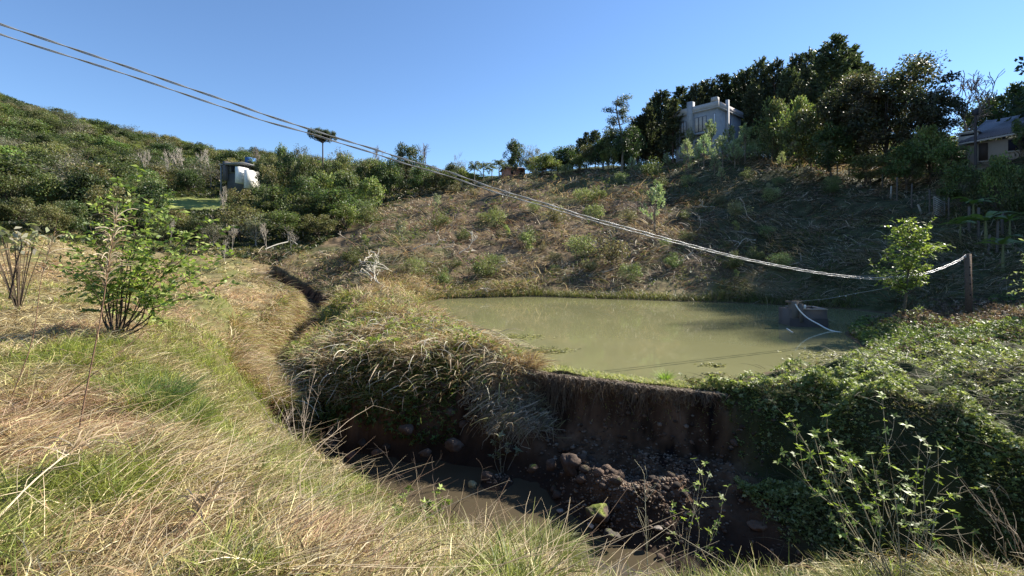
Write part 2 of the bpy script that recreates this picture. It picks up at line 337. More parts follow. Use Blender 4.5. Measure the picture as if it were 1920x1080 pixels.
def water_mat(name, col, rough, bump, bscale, spec=.5):
    m, n, p, out = new_mat(name)
    p.inputs['Roughness'].default_value = rough; p.inputs['Specular IOR Level'].default_value = spec; p.inputs['IOR'].default_value = 1.33
    tc = n.nodes.new('ShaderNodeTexCoord'); no = n.nodes.new('ShaderNodeTexNoise'); no.inputs['Scale'].default_value = .25; no.inputs['Detail'].default_value = 4
    mx = n.nodes.new('ShaderNodeMix'); mx.data_type = 'RGBA'; mx.inputs[6].default_value = (*[c * .86 for c in col], 1); mx.inputs[7].default_value = (*[c * 1.12 for c in col], 1)
    n.links.new(tc.outputs['Object'], no.inputs[0]); n.links.new(no.outputs[0], mx.inputs[0]); n.links.new(mx.outputs[2], p.inputs['Base Color'])
    n2 = n.nodes.new('ShaderNodeTexNoise'); n2.inputs['Scale'].default_value = bscale; n2.inputs['Detail'].default_value = 3
    mp = n.nodes.new('ShaderNodeMapping'); mp.inputs['Scale'].default_value = (.6, 1.6, 1)
    n.links.new(tc.outputs['Object'], mp.inputs[0]); n.links.new(mp.outputs[0], n2.inputs[0])
    b = n.nodes.new('ShaderNodeBump'); b.inputs['Strength'].default_value = bump; b.inputs['Distance'].default_value = .02
    n.links.new(n2.outputs[0], b.inputs['Height']); n.links.new(b.outputs[0], p.inputs['Normal'])
    p.inputs['Specular IOR Level'].default_value = 0; p.inputs['Roughness'].default_value = 1
    gl = n.nodes.new('ShaderNodeBsdfGlossy'); gl.inputs['Roughness'].default_value = rough; fr = n.nodes.new('ShaderNodeFresnel'); fr.inputs['IOR'].default_value = 1.38
    ms = n.nodes.new('ShaderNodeMixShader'); n.links.new(b.outputs[0], gl.inputs['Normal']); n.links.new(b.outputs[0], fr.inputs['Normal'])
    n.links.new(fr.outputs[0], ms.inputs[0]); n.links.new(p.outputs[0], ms.inputs[1]); n.links.new(gl.outputs[0], ms.inputs[2]); n.links.new(ms.outputs[0], out.inputs[0])
    return m
M_pond = water_mat('pond_water', (.20, .195, .095), .03, .05, 2.2)
M_brook = water_mat('brook_water', (.075, .06, .038), .02, .05, 3.0)
g = Geo(); g.add([[-9,10.6,0],[22,10.6,0],[22,38,0],[-9,38,0]], [[0,1,2,3]], (1,1,1))
pw = g.build('pond_water', M_pond); tag(pw, kind='structure')
# cut the pond sheet to the basin so that it never crosses the gully
me = pw.data; me.clear_geometry()
def shrink(poly, d):
    c = np.array(poly); n = len(c); out = []
    for i in range(n):
        e0 = c[i] - c[i - 1]; e1 = c[(i + 1) % n] - c[i]; t = nrm(nrm(e0) + nrm(e1)); nn = np.array([t[1], -t[0]])
        out.append(c[i] + nn * d)
    return out
pp = shrink(POND, -.12)
if sdist(np.array([pp[0][0]]), np.array([pp[0][1]]), POND)[0] > 0: pp = shrink(POND, .12)
me.from_pydata([(a, b, 0) for a, b in pp], [], [list(range(len(pp)))]); me.update()
if me.polygons[0].normal.z < 0: me.flip_normals()
g = Geo(); pts = []
for (a, b) in zip(STREAM[:-1], STREAM[1:]):
    k = max(2, int(math.hypot(b[0]-a[0], b[1]-a[1]) / .4))
    for i in range(k): pts.append((a[0] + (b[0]-a[0]) * i / k, a[1] + (b[1]-a[1]) * i / k))
pts = np.array(pts); tt = nrm(np.gradient(pts, axis=0)); sd = np.stack([-tt[:, 1], tt[:, 0]], -1)
wd = np.interp(pts[:, 1], [0, 9, 12, 14, 20, 45], [2.4, 2.2, 1.9, 1.0, .8, .5])[:, None]
zl = water_level(pts[:, 1])
L = np.column_stack([pts + sd * wd, zl]); Rr = np.column_stack([pts - sd * wd, zl]); V = np.stack([L, Rr], 1).reshape(-1, 3)
n = len(pts); F = [[2*i, 2*i+1, 2*i+3, 2*i+2] for i in range(n-1)]
g.add(V, F, (1, 1, 1)); tag(g.build('brook_water', M_brook), kind='structure')

# ------------------------------------------------------------------ ground cover
RNG = np.random.default_rng(7)
def sample(n, px0, px1, D0, D1, e=.5, rng=RNG):
    px = rng.uniform(px0, px1, n); a, b = D1 ** -e, D0 ** -e; D = rng.uniform(a, b, n) ** (-1 / e)
    return (px - 960) / FP * D, D
def blades(g, x, y, z, L, W, az, el0, el1, cols, S=4, rng=RNG):
    """arching blades that start at elevation el0 and end at el1 (radians)"""
    n = len(x); t = np.linspace(0, 1, S); el = el0[:, None] + (el1 - el0)[:, None] * t[None, :] ** 1.2
    st = (L / (S - 1))[:, None]; dx = np.cos(el) * st; dz = np.sin(el) * st
    h = np.concatenate([np.zeros((n, 1)), np.cumsum(dx[:, :-1], 1)], 1); v = np.concatenate([np.zeros((n, 1)), np.cumsum(dz[:, :-1], 1)], 1)
    wob = rng.normal(0, .2, n)[:, None] * (t[None, :] ** 2) * L[:, None]
    ca, sa = np.cos(az)[:, None], np.sin(az)[:, None]
    path = np.stack([x[:, None] + h * ca - wob * sa, y[:, None] + h * sa + wob * ca, z[:, None] + v], -1)
    wid = W[:, None] * (1 - .85 * t[None, :] ** 1.5)
    tw = rng.uniform(-.9, .9, n)
    side = np.stack([-np.sin(az) * np.cos(tw), np.cos(az) * np.cos(tw), np.sin(tw)], -1)
    ribbons(g, path, wid, cols, side=side)
STRAW = [(.56,.48,.25),(.44,.36,.17),(.58,.51,.30),(.33,.25,.12),(.48,.41,.19),(.24,.16,.085),(.13,.09,.045),(.17,.13,.06),(.62,.54,.36)]
PINKS = [(.46,.32,.20),(.52,.38,.26),(.36,.23,.14),(.28,.17,.10)]
GREEN = [(.22,.25,.05),(.29,.31,.07),(.15,.19,.04),(.36,.36,.10)]
DGREEN = [(.05,.10,.025),(.08,.14,.035),(.12,.18,.04)]
def blobs(x, y, spots):
    r = np.zeros(len(x))
    for px, py, rad, a in spots:
        c = hit(px, py); r = np.maximum(r, a * np.exp(-((x - c[0]) ** 2 + (y - c[1]) ** 2) / rad ** 2))
    return r
GSPOTS = [(330,780,.9,.9),(450,700,1.6,.8),(480,760,1.4,.7),(600,960,.6,.5),(1000,1020,.7,.9),(700,940,.5,.5),(820,980,.4,.7),(200,560,2.0,.3),(350,680,1.2,.7),(60,700,.9,.4),(250,900,.5,.5)]
SSPOTS = [(90,800,.9,.9),(60,880,.5,.6),(330,590,2.2,.8),(470,560,3.5,.9),(150,620,1.2,.7),(60,500,8,.8),(540,600,3.0,.8),(600,1040,.5,.5),(300,1040,.5,.5)]
def left_cover(n, D0, D1, seed):
    rng = np.random.default_rng(seed); K = 13; x, y = sample(n // K, -180, 1980, D0, D1, .55, rng); tz = rng.uniform(0, 1, len(x)); ta = rng.uniform(0, 6.28, len(x))
    rr = np.repeat(.035 + .004 * y, K); x = np.repeat(x, K) + rng.normal(0, 1, n // K * K) * rr; y = np.repeat(y, K) + rng.normal(0, 1, n // K * K) * rr; tz = np.repeat(tz, K); ta = np.repeat(ta, K); n = n // K * K
    sg = sdist(x, y, GULLY); sp = sdist(x, y, POND)
    lb = (x < 1.5 + 0 * y) | (y < 5)                       # the near and left bank
    right = (x > 4.2) & (y > 3.2)
    mound = (x > -9) & (y > 12.5) & (sg < 0) & (x + y * .33 > -1.5)
    keep = (sg < .12 + .5 * ((y > 12) & (x < -6)) + .6 * ((y > 17) & (x < -8))) & (sp < -.15) & ~right & ~(mound & (rng.random(n) < .72)) & ~((x > -18) & (y > 34)) & ~((x > 0) & (y > 8)) & ~((x > .9) & (rng.random(n) < .6))
    x, y, tz, ta = x[keep], y[keep], tz[keep], ta[keep]; z = ground(x, y); n = len(x); D = np.hypot(x, y)
    gr = blobs(x, y, GSPOTS) - blobs(x, y, SSPOTS) + fbm(x, y, 1.3, 71) * .8 + fbm(x, y, .35, 73) * .5 + .06
    isg = (rng.random(n) * .5 + tz * .5) < sstep(-.15, .75, gr)
    pk = rng.random(n) < sstep(.1, .7, blobs(x, y, SSPOTS))
    cols = np.where(isg[:, None], pick(rng, GREEN, n, .2), np.where(pk[:, None], pick(rng, PINKS + STRAW[:2], n, .2), pick(rng, STRAW, n, .2)))
    L = rng.uniform(.07, .26, n) * (1 + .03 * D) * (.7 + .7 * tz); W = np.maximum(.003 + .0075 * rng.random(n) ** 2, .0009 * D * rng.uniform(.7, 1.3, n))
    flow = fbm(x, y, 1.6, 75) * 5 + fbm(x, y, .5, 76) * 2 + .6
    az = np.where(tz < .5, flow + rng.normal(0, .8, n), ta + rng.normal(0, 1.3, n))
    cols = cols * (.6 + .7 * ((tz * 7.7) % 1))[:, None] * 1.1
    dens = fbm(x, y, .7, 77, 2)
    el0 = np.where(isg, rng.uniform(.2, 1.4, n), rng.uniform(-.05, .8, n)); el1 = np.where(isg, rng.uniform(-1.1, .5, n), rng.uniform(-.8, .2, n))
    edge = .6 + .4 * sstep(.1, 1.2, -sg[keep]); L = L * edge
    lift = np.abs(rng.normal(0, .035, n)) + np.clip(dens, 0, 1) * .1 * edge
    return x, y, z + lift, L, W, az, el0, el1, cols, isg
g1 = Geo(); g2 = Geo()
for (n, a, b, s) in ((270000, 1.7, 14, 1), (110000, 7, 30, 3), (90000, 20, 52, 2)):
    x, y, z, L, W, az, e0, e1, cc, isg = left_cover(n, a, b, s)
    m = ~isg; blades(g1, x[m], y[m], z[m], L[m], W[m], az[m], e0[m], e1[m], cc[m], 4 if a < 5 else 3)
    m = isg; blades(g2, x[m], y[m], z[m], L[m] * 1.05, W[m], az[m], e0[m], e1[m], cc[m], 4 if a < 5 else 3)
tag(g1.build('dry_grass', M_straw), 'flattened straw coloured grass matted over the left bank', 'dry grass', kind='stuff')
tag(g2.build('green_grass', M_grass), 'yellowish green grass growing through the straw on the left bank', 'grass', kind='stuff')

# pale dead stems lying and leaning through the grass
rng = np.random.default_rng(11); x, y = sample(1000, -100, 1150, 1.9, 16, .6, rng); k = (sdist(x, y, GULLY) < .1) & (x < 1.5); x, y = x[k], y[k]; n = len(x)
g = Geo(); z = ground(x, y) + rng.uniform(.02, .12, n); L = rng.uniform(.35, 1.1, n); az = fbm(x, y, 2, 75) * 4 + .7 + rng.normal(0, .8, n); el = rng.uniform(-.05, .5, n)
t = np.linspace(0, 1, 5)[None, :]; cv = rng.normal(0, .15, n)[:, None] * t * t
path = np.stack([x[:, None] + np.cos(az + 0)[:, None] * np.cos(el)[:, None] * L[:, None] * t - cv * np.sin(az)[:, None], y[:, None] + np.sin(az)[:, None] * np.cos(el)[:, None] * L[:, None] * t + cv * np.cos(az)[:, None], z[:, None] + np.sin(el)[:, None] * L[:, None] * t - .12 * t * t * L[:, None]], -1)
tubes(g, path, np.maximum(.0022, .0004 * y)[:, None] * (1.2 - .8 * t), pick(rng, [(.44,.34,.2),(.16,.10,.06),(.6,.5,.34),(.5,.4,.25)], n), 3)
tag(g.build('dead_stems', M_straw), 'thin dead stems lying tangled in the grass of the left bank', 'dead stems', kind='stuff')

# creeping ground cover on the right bank and in the gully
def rosettes(g, x, y, z, r, pal, rng, k=5, tilt=.5, lw=.5):
    n = len(x); az0 = rng.uniform(0, 6.28, n)
    up = nrm(np.stack([rng.normal(0, tilt, n), rng.normal(0, tilt, n), np.ones(n)], -1))
    ax = nrm(np.cross(up, rng.normal(size=(n, 3)))); ay = np.cross(up, ax)
    cc = pick(rng, pal, n, .25)
    for i in range(k):
        a = az0 + i * 6.283 / k + rng.normal(0, .25, n); e = rng.uniform(.0, .6, n)
        d = ax * (np.cos(a) * np.cos(e))[:, None] + ay * (np.sin(a) * np.cos(e))[:, None] + up * np.sin(e)[:, None]
        leafs(g, np.stack([x, y, z], -1), d, up, r * rng.uniform(.7, 1.15, n), r * lw * rng.uniform(.8, 1.2, n), np.clip(cc * rng.uniform(.8, 1.25, (n, 1)), 0, 1))
IVY = [(.21,.25,.075),(.27,.31,.10),(.14,.18,.05),(.35,.37,.17)]
rng = np.random.default_rng(21); x, y = sample(130000, 1200, 2250, 3.6, 19, .7, rng); xx = rng.uniform(4.1, 9.5, 60000); yy = rng.uniform(4.5, 11.2, 60000); kk = np.abs(sdist(xx, yy, GULLY) - .8) < 1.3; x = np.concatenate([x, xx[kk]]); y = np.concatenate([y, yy[kk]])
sg = sdist(x, y, GULLY); sp = sdist(x, y, POND)
rim = 4.3 + fbm(x, y, .8, 81) * .9
k = (x > rim + .12 * np.clip(9.5 - y, 0, 3)) & (sp < -.1) & (x < 16) & ~((y > 15.5) & (rng.random(len(x)) < .6))
x, y = x[k], y[k]; n = len(x); z = ground(x, y); hump = np.clip(fbm(x, y, .7, 85, 3), -.3, 1)
z = z + rng.uniform(0, .12, n) + hump * .55; g = Geo()
dp = fbm(x, y, 1.1, 87) + rng.normal(0, .12, n) > .3; m = ~dp
rosettes(g, x[m], y[m], z[m], (np.maximum(.032, .0042 * y) * (.5 + 1.2 * rng.random(n) ** 2))[m], IVY, rng, 5, .6); m = dp
rosettes(g, x[m], y[m], z[m] - .05, (np.maximum(.03, .004 * y) * rng.uniform(.5, 1.4, n))[m], [(.24,.2,.11),(.16,.12,.07),(.3,.28,.15),(.16,.18,.06)], rng, 3, .9)
tag(g.build('groundcover_creeper', M_ivy), 'small leaved green creeper covering the whole right bank', 'creeper', kind='stuff')
# brown stems below the creeper
x, y = sample(7000, 1230, 2150, 4, 16, .7, rng); k = (x > 4.4 + fbm(x, y, .8, 81)) & (sdist(x, y, POND) < -.1); x, y = x[k], y[k]; n = len(x)
g = Geo(); blades(g, x, y, ground(x, y) + rng.uniform(0, .15, n), rng.uniform(.3, .9, n), np.maximum(.004, .0008 * y), rng.uniform(0, 6.28, n), rng.uniform(-.2, .8, n), rng.uniform(-1, 0, n), pick(rng, [(.10,.08,.05),(.17,.14,.08),(.06,.05,.03)], n), 5, rng)
tag(g.build('creeper_stems', M_straw), 'brown stems and dead grass under the creeper of the right bank', 'dead stems', kind='stuff')
# litter and weeds around the cable post, shaded slope on the right
x, y = sample(22000, 1560, 2100, 13, 25, .8, rng); k = (sdist(x, y, POND) < -.1) & (x > 9.5) & (y < 22.5 + fbm(x, y, 2, 4) * 2); x, y = x[k], y[k]; n = len(x)
dry = rng.random(n) < sstep(-.1, .25, blobs(x, y, [(1880,585,4,.8),(1760,580,2.5,.5)]) + fbm(x, y, 1.5, 88) * .6 - .1)
z = ground(x, y) + rng.uniform(0, .28, n); g = Geo(); m = ~dry
rosettes(g, x[m], y[m], z[m], np.maximum(.05, .0042 * y[m]), [(.12,.17,.045),(.17,.22,.06),(.09,.12,.04)], rng, 4, .7)
tag(g.build('pondside_weeds', M_ivy), 'bright green leafy weeds along the right shore of the pond', 'weeds', kind='stuff')
g = Geo(); m = dry; rosettes(g, x[m], y[m], z[m] - .05, np.maximum(.05, .005 * y[m]), [(.14,.095,.065),(.19,.135,.095),(.09,.065,.045),(.26,.21,.15),(.12,.13,.05)], rng, 3, .9, .55)
tag(g.build('leaf_litter', M_straw), 'reddish brown dead bracken around the foot of the cable post', 'leaf litter', kind='stuff')

# the mound between brook and pond
rng = np.random.default_rng(31); x, y = sample(75000, 430, 1010, 11.8, 38, .7, rng); sg = sdist(x, y, GULLY); sp = sdist(x, y, POND)
k = (sg < .15 + .7 * (y < 16)) & (sp < -.1) & (x > -12.5 + (y - 24) * -.35) ; x, y = x[k], y[k]; n = len(x); z = ground(x, y)
gr = blobs(x, y, [(620,590,2.2,.9),(560,620,1.5,.7),(830,590,1.6,.8),(760,570,1.8,.5),(720,680,.9,.5),(960,520,4,.7),(600,640,1.2,.6)]) + fbm(x, y, 1.2, 91) * .7 - .12
isg = rng.random(n) < sstep(-.1, .6, gr); cols = np.where(isg[:, None], pick(rng, GREEN + [(.24,.30,.05)], n), pick(rng, PINKS + STRAW, n))
g = Geo(); az = fbm(x, y, 1.4, 93) * 6 + rng.normal(0, .6, n)
blades(g, x, y, z + np.abs(rng.normal(0, .07, n)), rng.uniform(.25, .8, n), np.maximum(.012, .0011 * y) * rng.uniform(.7, 1.5, n), az, rng.uniform(.1, 1.2, n), rng.uniform(-1.1, .1, n), cols, 4, rng)
tag(g.build('mound_grass', M_straw), 'tangle of dry cane leaves and green grass on the mound beside the pond', 'cane leaves', kind='stuff')
x, y = sample(11000, 480, 980, 12, 24, .7, rng); k = (sdist(x, y, GULLY) < .9) & (sdist(x, y, POND) < -.2) & (fbm(x, y, .9, 95) > .02) & (x > -11); x, y = x[k], y[k]; n = len(x); g = Geo()
rosettes(g, x, y, ground(x, y) + rng.uniform(.08, .4, n), rng.uniform(.05, .11, n), [(.24,.30,.07),(.32,.36,.10),(.16,.22,.05)], rng, 4, .8)
tag(g.build('mound_weeds', M_ivy), 'light green leafy weeds scattered over the mound', 'weeds', kind='stuff')
# broad bleached cane leaves draped over the front of the mound
x, y = sample(1500, 520, 960, 12.2, 17.5, .6, rng); k = sdist(x, y, GULLY) < .8; x, y = x[k], y[k]; n = len(x); g = Geo()
blades(g, x, y, ground(x, y) + rng.uniform(.05, .3, n), rng.uniform(.5, 1.2, n), rng.uniform(.02, .038, n), rng.normal(-1.4, 1.2, n), rng.uniform(.1, .9, n), rng.uniform(-1.5, -.5, n), pick(rng, [(.55,.5,.36),(.5,.4,.28),(.4,.3,.2),(.3,.33,.14),(.62,.58,.45)], n), 6, rng)
tag(g.build('draped_cane_leaves', M_straw), 'broad bleached cane leaves hanging over the front edge of the mound', 'cane leaves', kind='stuff')
# creeper on the shaded front of the mound
rng = np.random.default_rng(33); x = rng.uniform(-6.6, -1.4, 15000); y = rng.uniform(11.9, 14.4, 15000); sg = sdist(x, y, GULLY)
z = ground(x, y); k = (sg > -.5) & (z > -1.5 + fbm(x, y, .7, 3) * .7) & (y > 11.9 + (x < -4) * .6); x, y, z = x[k], y[k], z[k]; n = len(x); g = Geo()
rosettes(g, x, y - rng.uniform(0, .2, n), z + rng.uniform(-.05, .16, n), rng.uniform(.045, .09, n), [(.09,.14,.035),(.14,.19,.05),(.06,.10,.03)], rng, 4, .9)
tag(g.build('mound_creeper', M_ivy), 'dark creeper hanging down the shaded front face of the mound', 'creeper', kind='stuff')

# dam: thin turf on the crest, roots hanging down the earth face
rng = np.random.default_rng(41); CR = [(-.6,13.35),(.3,12.95),(1.3,12.35),(2.5,11.72),(3.6,11.1),(4.6,10.75),(5.4,10.5)]
def along(pts, n, rng, sc):
    p = np.array(pts); s = np.concatenate([[0], np.cumsum(np.hypot(*np.diff(p, axis=0).T))]); t = rng.uniform(0, s[-1], n)
    return np.interp(t, s, p[:, 0]) + rng.normal(0, sc, n), np.interp(t, s, p[:, 1]) + rng.normal(0, sc, n)
x, y = along(CR, 15000, rng, .2); k = sdist(x, y, POND) < .02; x, y = x[k], y[k]; n = len(x); g = Geo()
blades(g, x, y, ground(x, y), rng.uniform(.04, .13, n), rng.uniform(.009, .016, n), rng.uniform(0, 6.28, n), rng.uniform(.2, 1.4, n), rng.uniform(-.8, .6, n), pick(rng, [(.50,.48,.24),(.38,.42,.13),(.52,.44,.28),(.28,.32,.09)], n), 3, rng)
tag(g.build('crest_grass', M_grass), 'short sunlit grass along the thin crest of the earth dam', 'grass', kind='stuff')
g = Geo(); x, y = along([(-.5,12.95),(.2,12.6),(1.2,12.0),(2.4,11.4),(3.4,10.85),(4.4,10.45)], 1700, rng, .06); n = len(x)
clump = np.exp(-((x + .4) / .5) ** 2) + np.exp(-((x - 1.05) / .18) ** 2) * 1.1 + .25 + 1.1 * np.clip(fbm(x, x * 0, .3, 3), 0, 1)
L = rng.uniform(.1, 1.15, n) * np.clip(clump, 0, 1.3); S = 7; t = np.linspace(0, 1, S)[None, :]
wav = rng.normal(0, .06, (n, 1)) * np.sin(t * 5 + rng.uniform(0, 6, (n, 1)))
path = np.stack([x[:, None] + wav + t * rng.normal(0, .12, (n, 1)), y[:, None] - .1 * np.sin(t * 1.57) - .14 + wav * .5 * rng.normal(0, 1, (n, 1)), ground(x, y + .25)[:, None] * 0 + .06 + .05 * np.sin(t * 2.5) - L[:, None] * t ** 1.2 * 1.25], -1)
tubes(g, path, .0065 * (1.1 - .8 * t), pick(rng, [(.30,.24,.18),(.2,.15,.1),(.4,.34,.25),(.13,.09,.06)], n), 3)
tag(g.build('hanging_roots', M_straw), 'dry roots and grass trailing down the dark earth face of the dam', 'hanging roots', kind='stuff')
# the pale tangle of uprooted vines that slides from the mound's corner into the gully
g = Geo(); n = 3600; u = rng.uniform(0, 1, n) ** .8; cx = -.9 + 1.1 * u + rng.normal(0, .28, n) * (1 + .3 * u); cy = 13.1 - 1.5 * u + rng.normal(0, .18, n)
z0 = np.maximum(ground(cx, cy), np.interp(u, [0, .5, 1], [.25, -.6, -1.1]) + rng.normal(0, .08, n)); S = 6; t = np.linspace(0, 1, S)[None, :]
L = rng.uniform(.2, .75, n)[:, None]; az = rng.normal(-1.1, 1.0, n)[:, None]; w1 = rng.normal(0, .13, (n, 1)) * np.sin(t * 7 + rng.uniform(0, 6, (n, 1)))
path = np.stack([cx[:, None] + np.cos(az) * L * t * .6 + w1, cy[:, None] + np.sin(az) * L * t * .45 - .05, z0[:, None] + .15 * np.sin(t * 2.6) - L * .55 * t ** 1.6 + w1 * .6], -1)
tubes(g, path, .0095 * (1.15 - .8 * t), pick(rng, [(.56,.50,.37),(.44,.37,.26),(.66,.60,.46),(.25,.19,.12),(.36,.36,.18)], n), 3)
tag(g.build('vine_tangle', M_straw), 'pale tangle of dead vines sliding from the mound into the gully', 'vine tangle')

# felled brush on the far slope
rng = np.random.default_rng(51); x, y = sample(165000, 470, 2150, 23, 96, .6, rng)
sg = sdist(x, y, GULLY); sp = sdist(x, y, POND); px = 960 + FP * x / y
k = (sp < -.5) & (sg < 0) & ((y > 34) | (x > 12)) & ((px > 640 + (y - 34) * 1.5) | (y < 52)); x, y, px = x[k], y[k], px[k]; n = len(x); z = ground(x, y)
th = fbm(x, y, 4, 55, 2) + fbm(x, y, 1.1, 56, 2) * .8; k = rng.random(n) < sstep(-.7, .4, th) * .9 + .1; x, y, z, px, th = x[k], y[k], z[k], px[k], th[k]; n = len(x)
az = fbm(x, y, 5, 57) * 7 + .4 + rng.normal(0, .8, n); L = (.2 + 1.1 * rng.random(n) ** 2.2) * (1 + .005 * y)
tone = fbm(x, y, 6, 58) * 1.1 + rng.normal(0, .5, n)
pale = pick(rng, [(.40,.33,.22),(.52,.44,.31),(.30,.23,.14)], n); dark = pick(rng, [(.16,.11,.075),(.22,.155,.10),(.10,.075,.055),(.22,.13,.09)], n)
cols = np.where((tone > -.05)[:, None], pale, dark); gm = (rng.random(n) < .12) | ((y < 40) & (rng.random(n) < .3)); cols = np.where(gm[:, None], pick(rng, [(.15,.17,.05),(.10,.13,.035),(.2,.2,.08)], n), cols)
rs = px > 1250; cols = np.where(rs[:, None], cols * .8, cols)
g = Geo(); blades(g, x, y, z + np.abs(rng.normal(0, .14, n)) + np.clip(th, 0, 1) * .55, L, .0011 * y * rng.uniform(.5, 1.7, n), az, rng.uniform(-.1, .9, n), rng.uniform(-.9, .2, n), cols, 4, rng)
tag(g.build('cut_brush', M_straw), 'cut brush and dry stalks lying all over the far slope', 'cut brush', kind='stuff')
x, y = sample(20000, 520, 2050, 34, 90, .8, rng); sg = sdist(x, y, GULLY); sp = sdist(x, y, POND); px = 960 + FP * x / y
k = (sp < -.4) & (sg < 0) & (fbm(x, y, 3.5, 59) > .12); x, y = x[k], y[k]; n = len(x); g = Geo()
rosettes(g, x, y, ground(x, y) + rng.uniform(0, .45, n), .0036 * y * rng.uniform(.6, 1.3, n), [(.11,.14,.045),(.08,.10,.035),(.16,.18,.07),(.13,.12,.06)], rng, 4, .9)
tag(g.build('slope_weeds', M_ivy), 'low green weeds sprouting between the cut brush of the far slope', 'weeds', kind='stuff')
# shore grass on the far side of the pond
x, y = along([(-6,31),(-4.5,33.9),(1.6,36),(8,33.6),(14.8,31.2),(19.5,27.5)], 7000, rng, .35); k = sdist(x, y, POND) < -.02; x, y = x[k], y[k]; n = len(x); g = Geo()
blades(g, x, y, ground(x, y), rng.uniform(.2, .75, n), rng.uniform(.02, .045, n), rng.uniform(0, 6.28, n), rng.uniform(.7, 1.5, n), rng.uniform(-.9, .8, n), pick(rng, [(.12,.14,.04),(.16,.17,.06),(.09,.11,.03),(.24,.2,.11),(.16,.12,.07)], n), 4, rng)
tag(g.build('shore_grass', M_grass), 'grass fringe along the far shore of the pond', 'grass', kind='stuff')
# low leafy undergrowth that closes the gaps between the trees on the left hill and behind the slope
x, y = sample(120000, -260, 840, 46, 300, .45, rng); px = 960 + FP * x / y
md = ((x + 60) / 15) ** 2 + ((y - 100) / 17) ** 2
k = (md > 1) & (px < np.interp(y, [46, 60, 75, 95], [520, 640, 700, 900])) & (sdist(x, y, GULLY) < -.5); x, y = x[k], y[k]; n = len(x); g = Geo()
hh = np.clip(fbm(x, y, 5, 66) * 1.6 + .3, 0, 1.3) * (.7 + .006 * y)
rosettes(g, x, y, ground(x, y) + hh * rng.uniform(.3, 1.0, n) ** .5, .0046 * y * rng.uniform(.6, 1.5, n), [(.045,.065,.024),(.06,.08,.03),(.09,.10,.045),(.035,.05,.02),(.11,.10,.065)], rng, 3, .9, .6)
tag(g.build('hill_undergrowth', M_leaf), 'dense green undergrowth filling the left hillside between the trees', 'undergrowth', kind='stuff')

# gravel on the rubble spit and the gully floor
rng = np.random.default_rng(61); g = Geo(); bm = bmesh.new(); bmesh.ops.create_icosphere(bm, subdivisions=1, radius=1.0)
IV = np.array([v.co[:] for v in bm.verts]); IF = np.array([[v.index for v in f.verts] for f in bm.faces]); bm.free()
def pebbles(g, x, y, z, r, cols, rng):
    n = len(x); m = len(IV); a = rng.uniform(0, 6.28, n); sc = rng.uniform(.55, 1.25, (n, 1, 3)); sc[..., 2] *= .7
    V = IV[None] * (1 + rng.normal(0, .14, (n, m, 1))) * sc * r[:, None, None]
    c, s = np.cos(a)[:, None], np.sin(a)[:, None]; X = V[..., 0] * c - V[..., 1] * s + x[:, None]; Y = V[..., 0] * s + V[..., 1] * c + y[:, None]
    g.add(np.stack([X, Y, V[..., 2] + z[:, None]], -1), (IF[None] + (np.arange(n) * m)[:, None, None]).reshape(-1, 3), np.repeat(cols, m, axis=0))
x = np.concatenate([rng.normal(2.3, .75, 2600), rng.uniform(-1, 5, 1200), rng.normal(-.3, .35, 160)]); y = np.concatenate([rng.normal(9.25, .5, 2600), rng.uniform(7.5, 11.2, 1200), rng.normal(10.5, .22, 160)])
z = ground(x, y); k = (z > -1.97) & (sdist(x, y, GULLY) > .5); x, y, z = x[k], y[k], z[k]; n = len(x)
pebbles(g, x, y, z + .004, rng.uniform(.008, .032, n) * rng.choice([1, 1, 1.6], n), pick(rng, [(.12,.08,.055),(.17,.12,.085),(.07,.05,.035),(.2,.16,.12)], n), rng)
tag(g.build('gravel', M_rock), 'small stones and clods scattered over the gully floor', 'gravel', kind='stuff')

# clods and roots in the cut face of the dam and of the banks
x = rng.uniform(-6.5, 5.2, 26000); y = rng.uniform(8, 14, 26000); sg = sdist(x, y, GULLY); z = ground(x, y); k = (sg > .04) & (sg < .95) & (z > -1.75) & (z < -.02) & (y > 9.7) & (rng.random(len(x)) < .35); x, y, z = x[k], y[k], z[k]; n = len(x); g = Geo()
pebbles(g, x, y - .01, z, .012 + .055 * rng.random(n) ** 3, pick(rng, [(.09,.055,.034),(.13,.085,.055),(.06,.04,.028),(.2,.16,.12)], n), rng)
tag(g.build('earth_clods', M_rock), 'clods and small stones sticking out of the cut earth face', 'clods', kind='stuff')

# grass hanging over both lips of the upper gully and along the near bank
x, y = along([(-6.4,12.6),(-7.7,14.7),(-10.0,18.5),(-11.4,22),(-12.8,27),(-14.5,32),(-19,40)], 22000, rng, .45); sg = sdist(x, y, GULLY); k = (sg > -.5) & (sg < 1.3); x, y = x[k], y[k]; n = len(x); g = Geo()
blades(g, x, y, ground(x, y) + rng.uniform(.0, .12, n), rng.uniform(.25, .75, n), np.maximum(.010, .0012 * y) * rng.uniform(.6, 1.4, n), rng.normal(-.3, 1.0, n), rng.uniform(-.2, .9, n), rng.uniform(-1.5, -.4, n), pick(rng, STRAW + GREEN + PINKS, n), 4, rng)
tag(g.build('overhanging_grass', M_straw), 'straw and green grass hanging over the left lip of the upper gully', 'grass', kind='stuff')

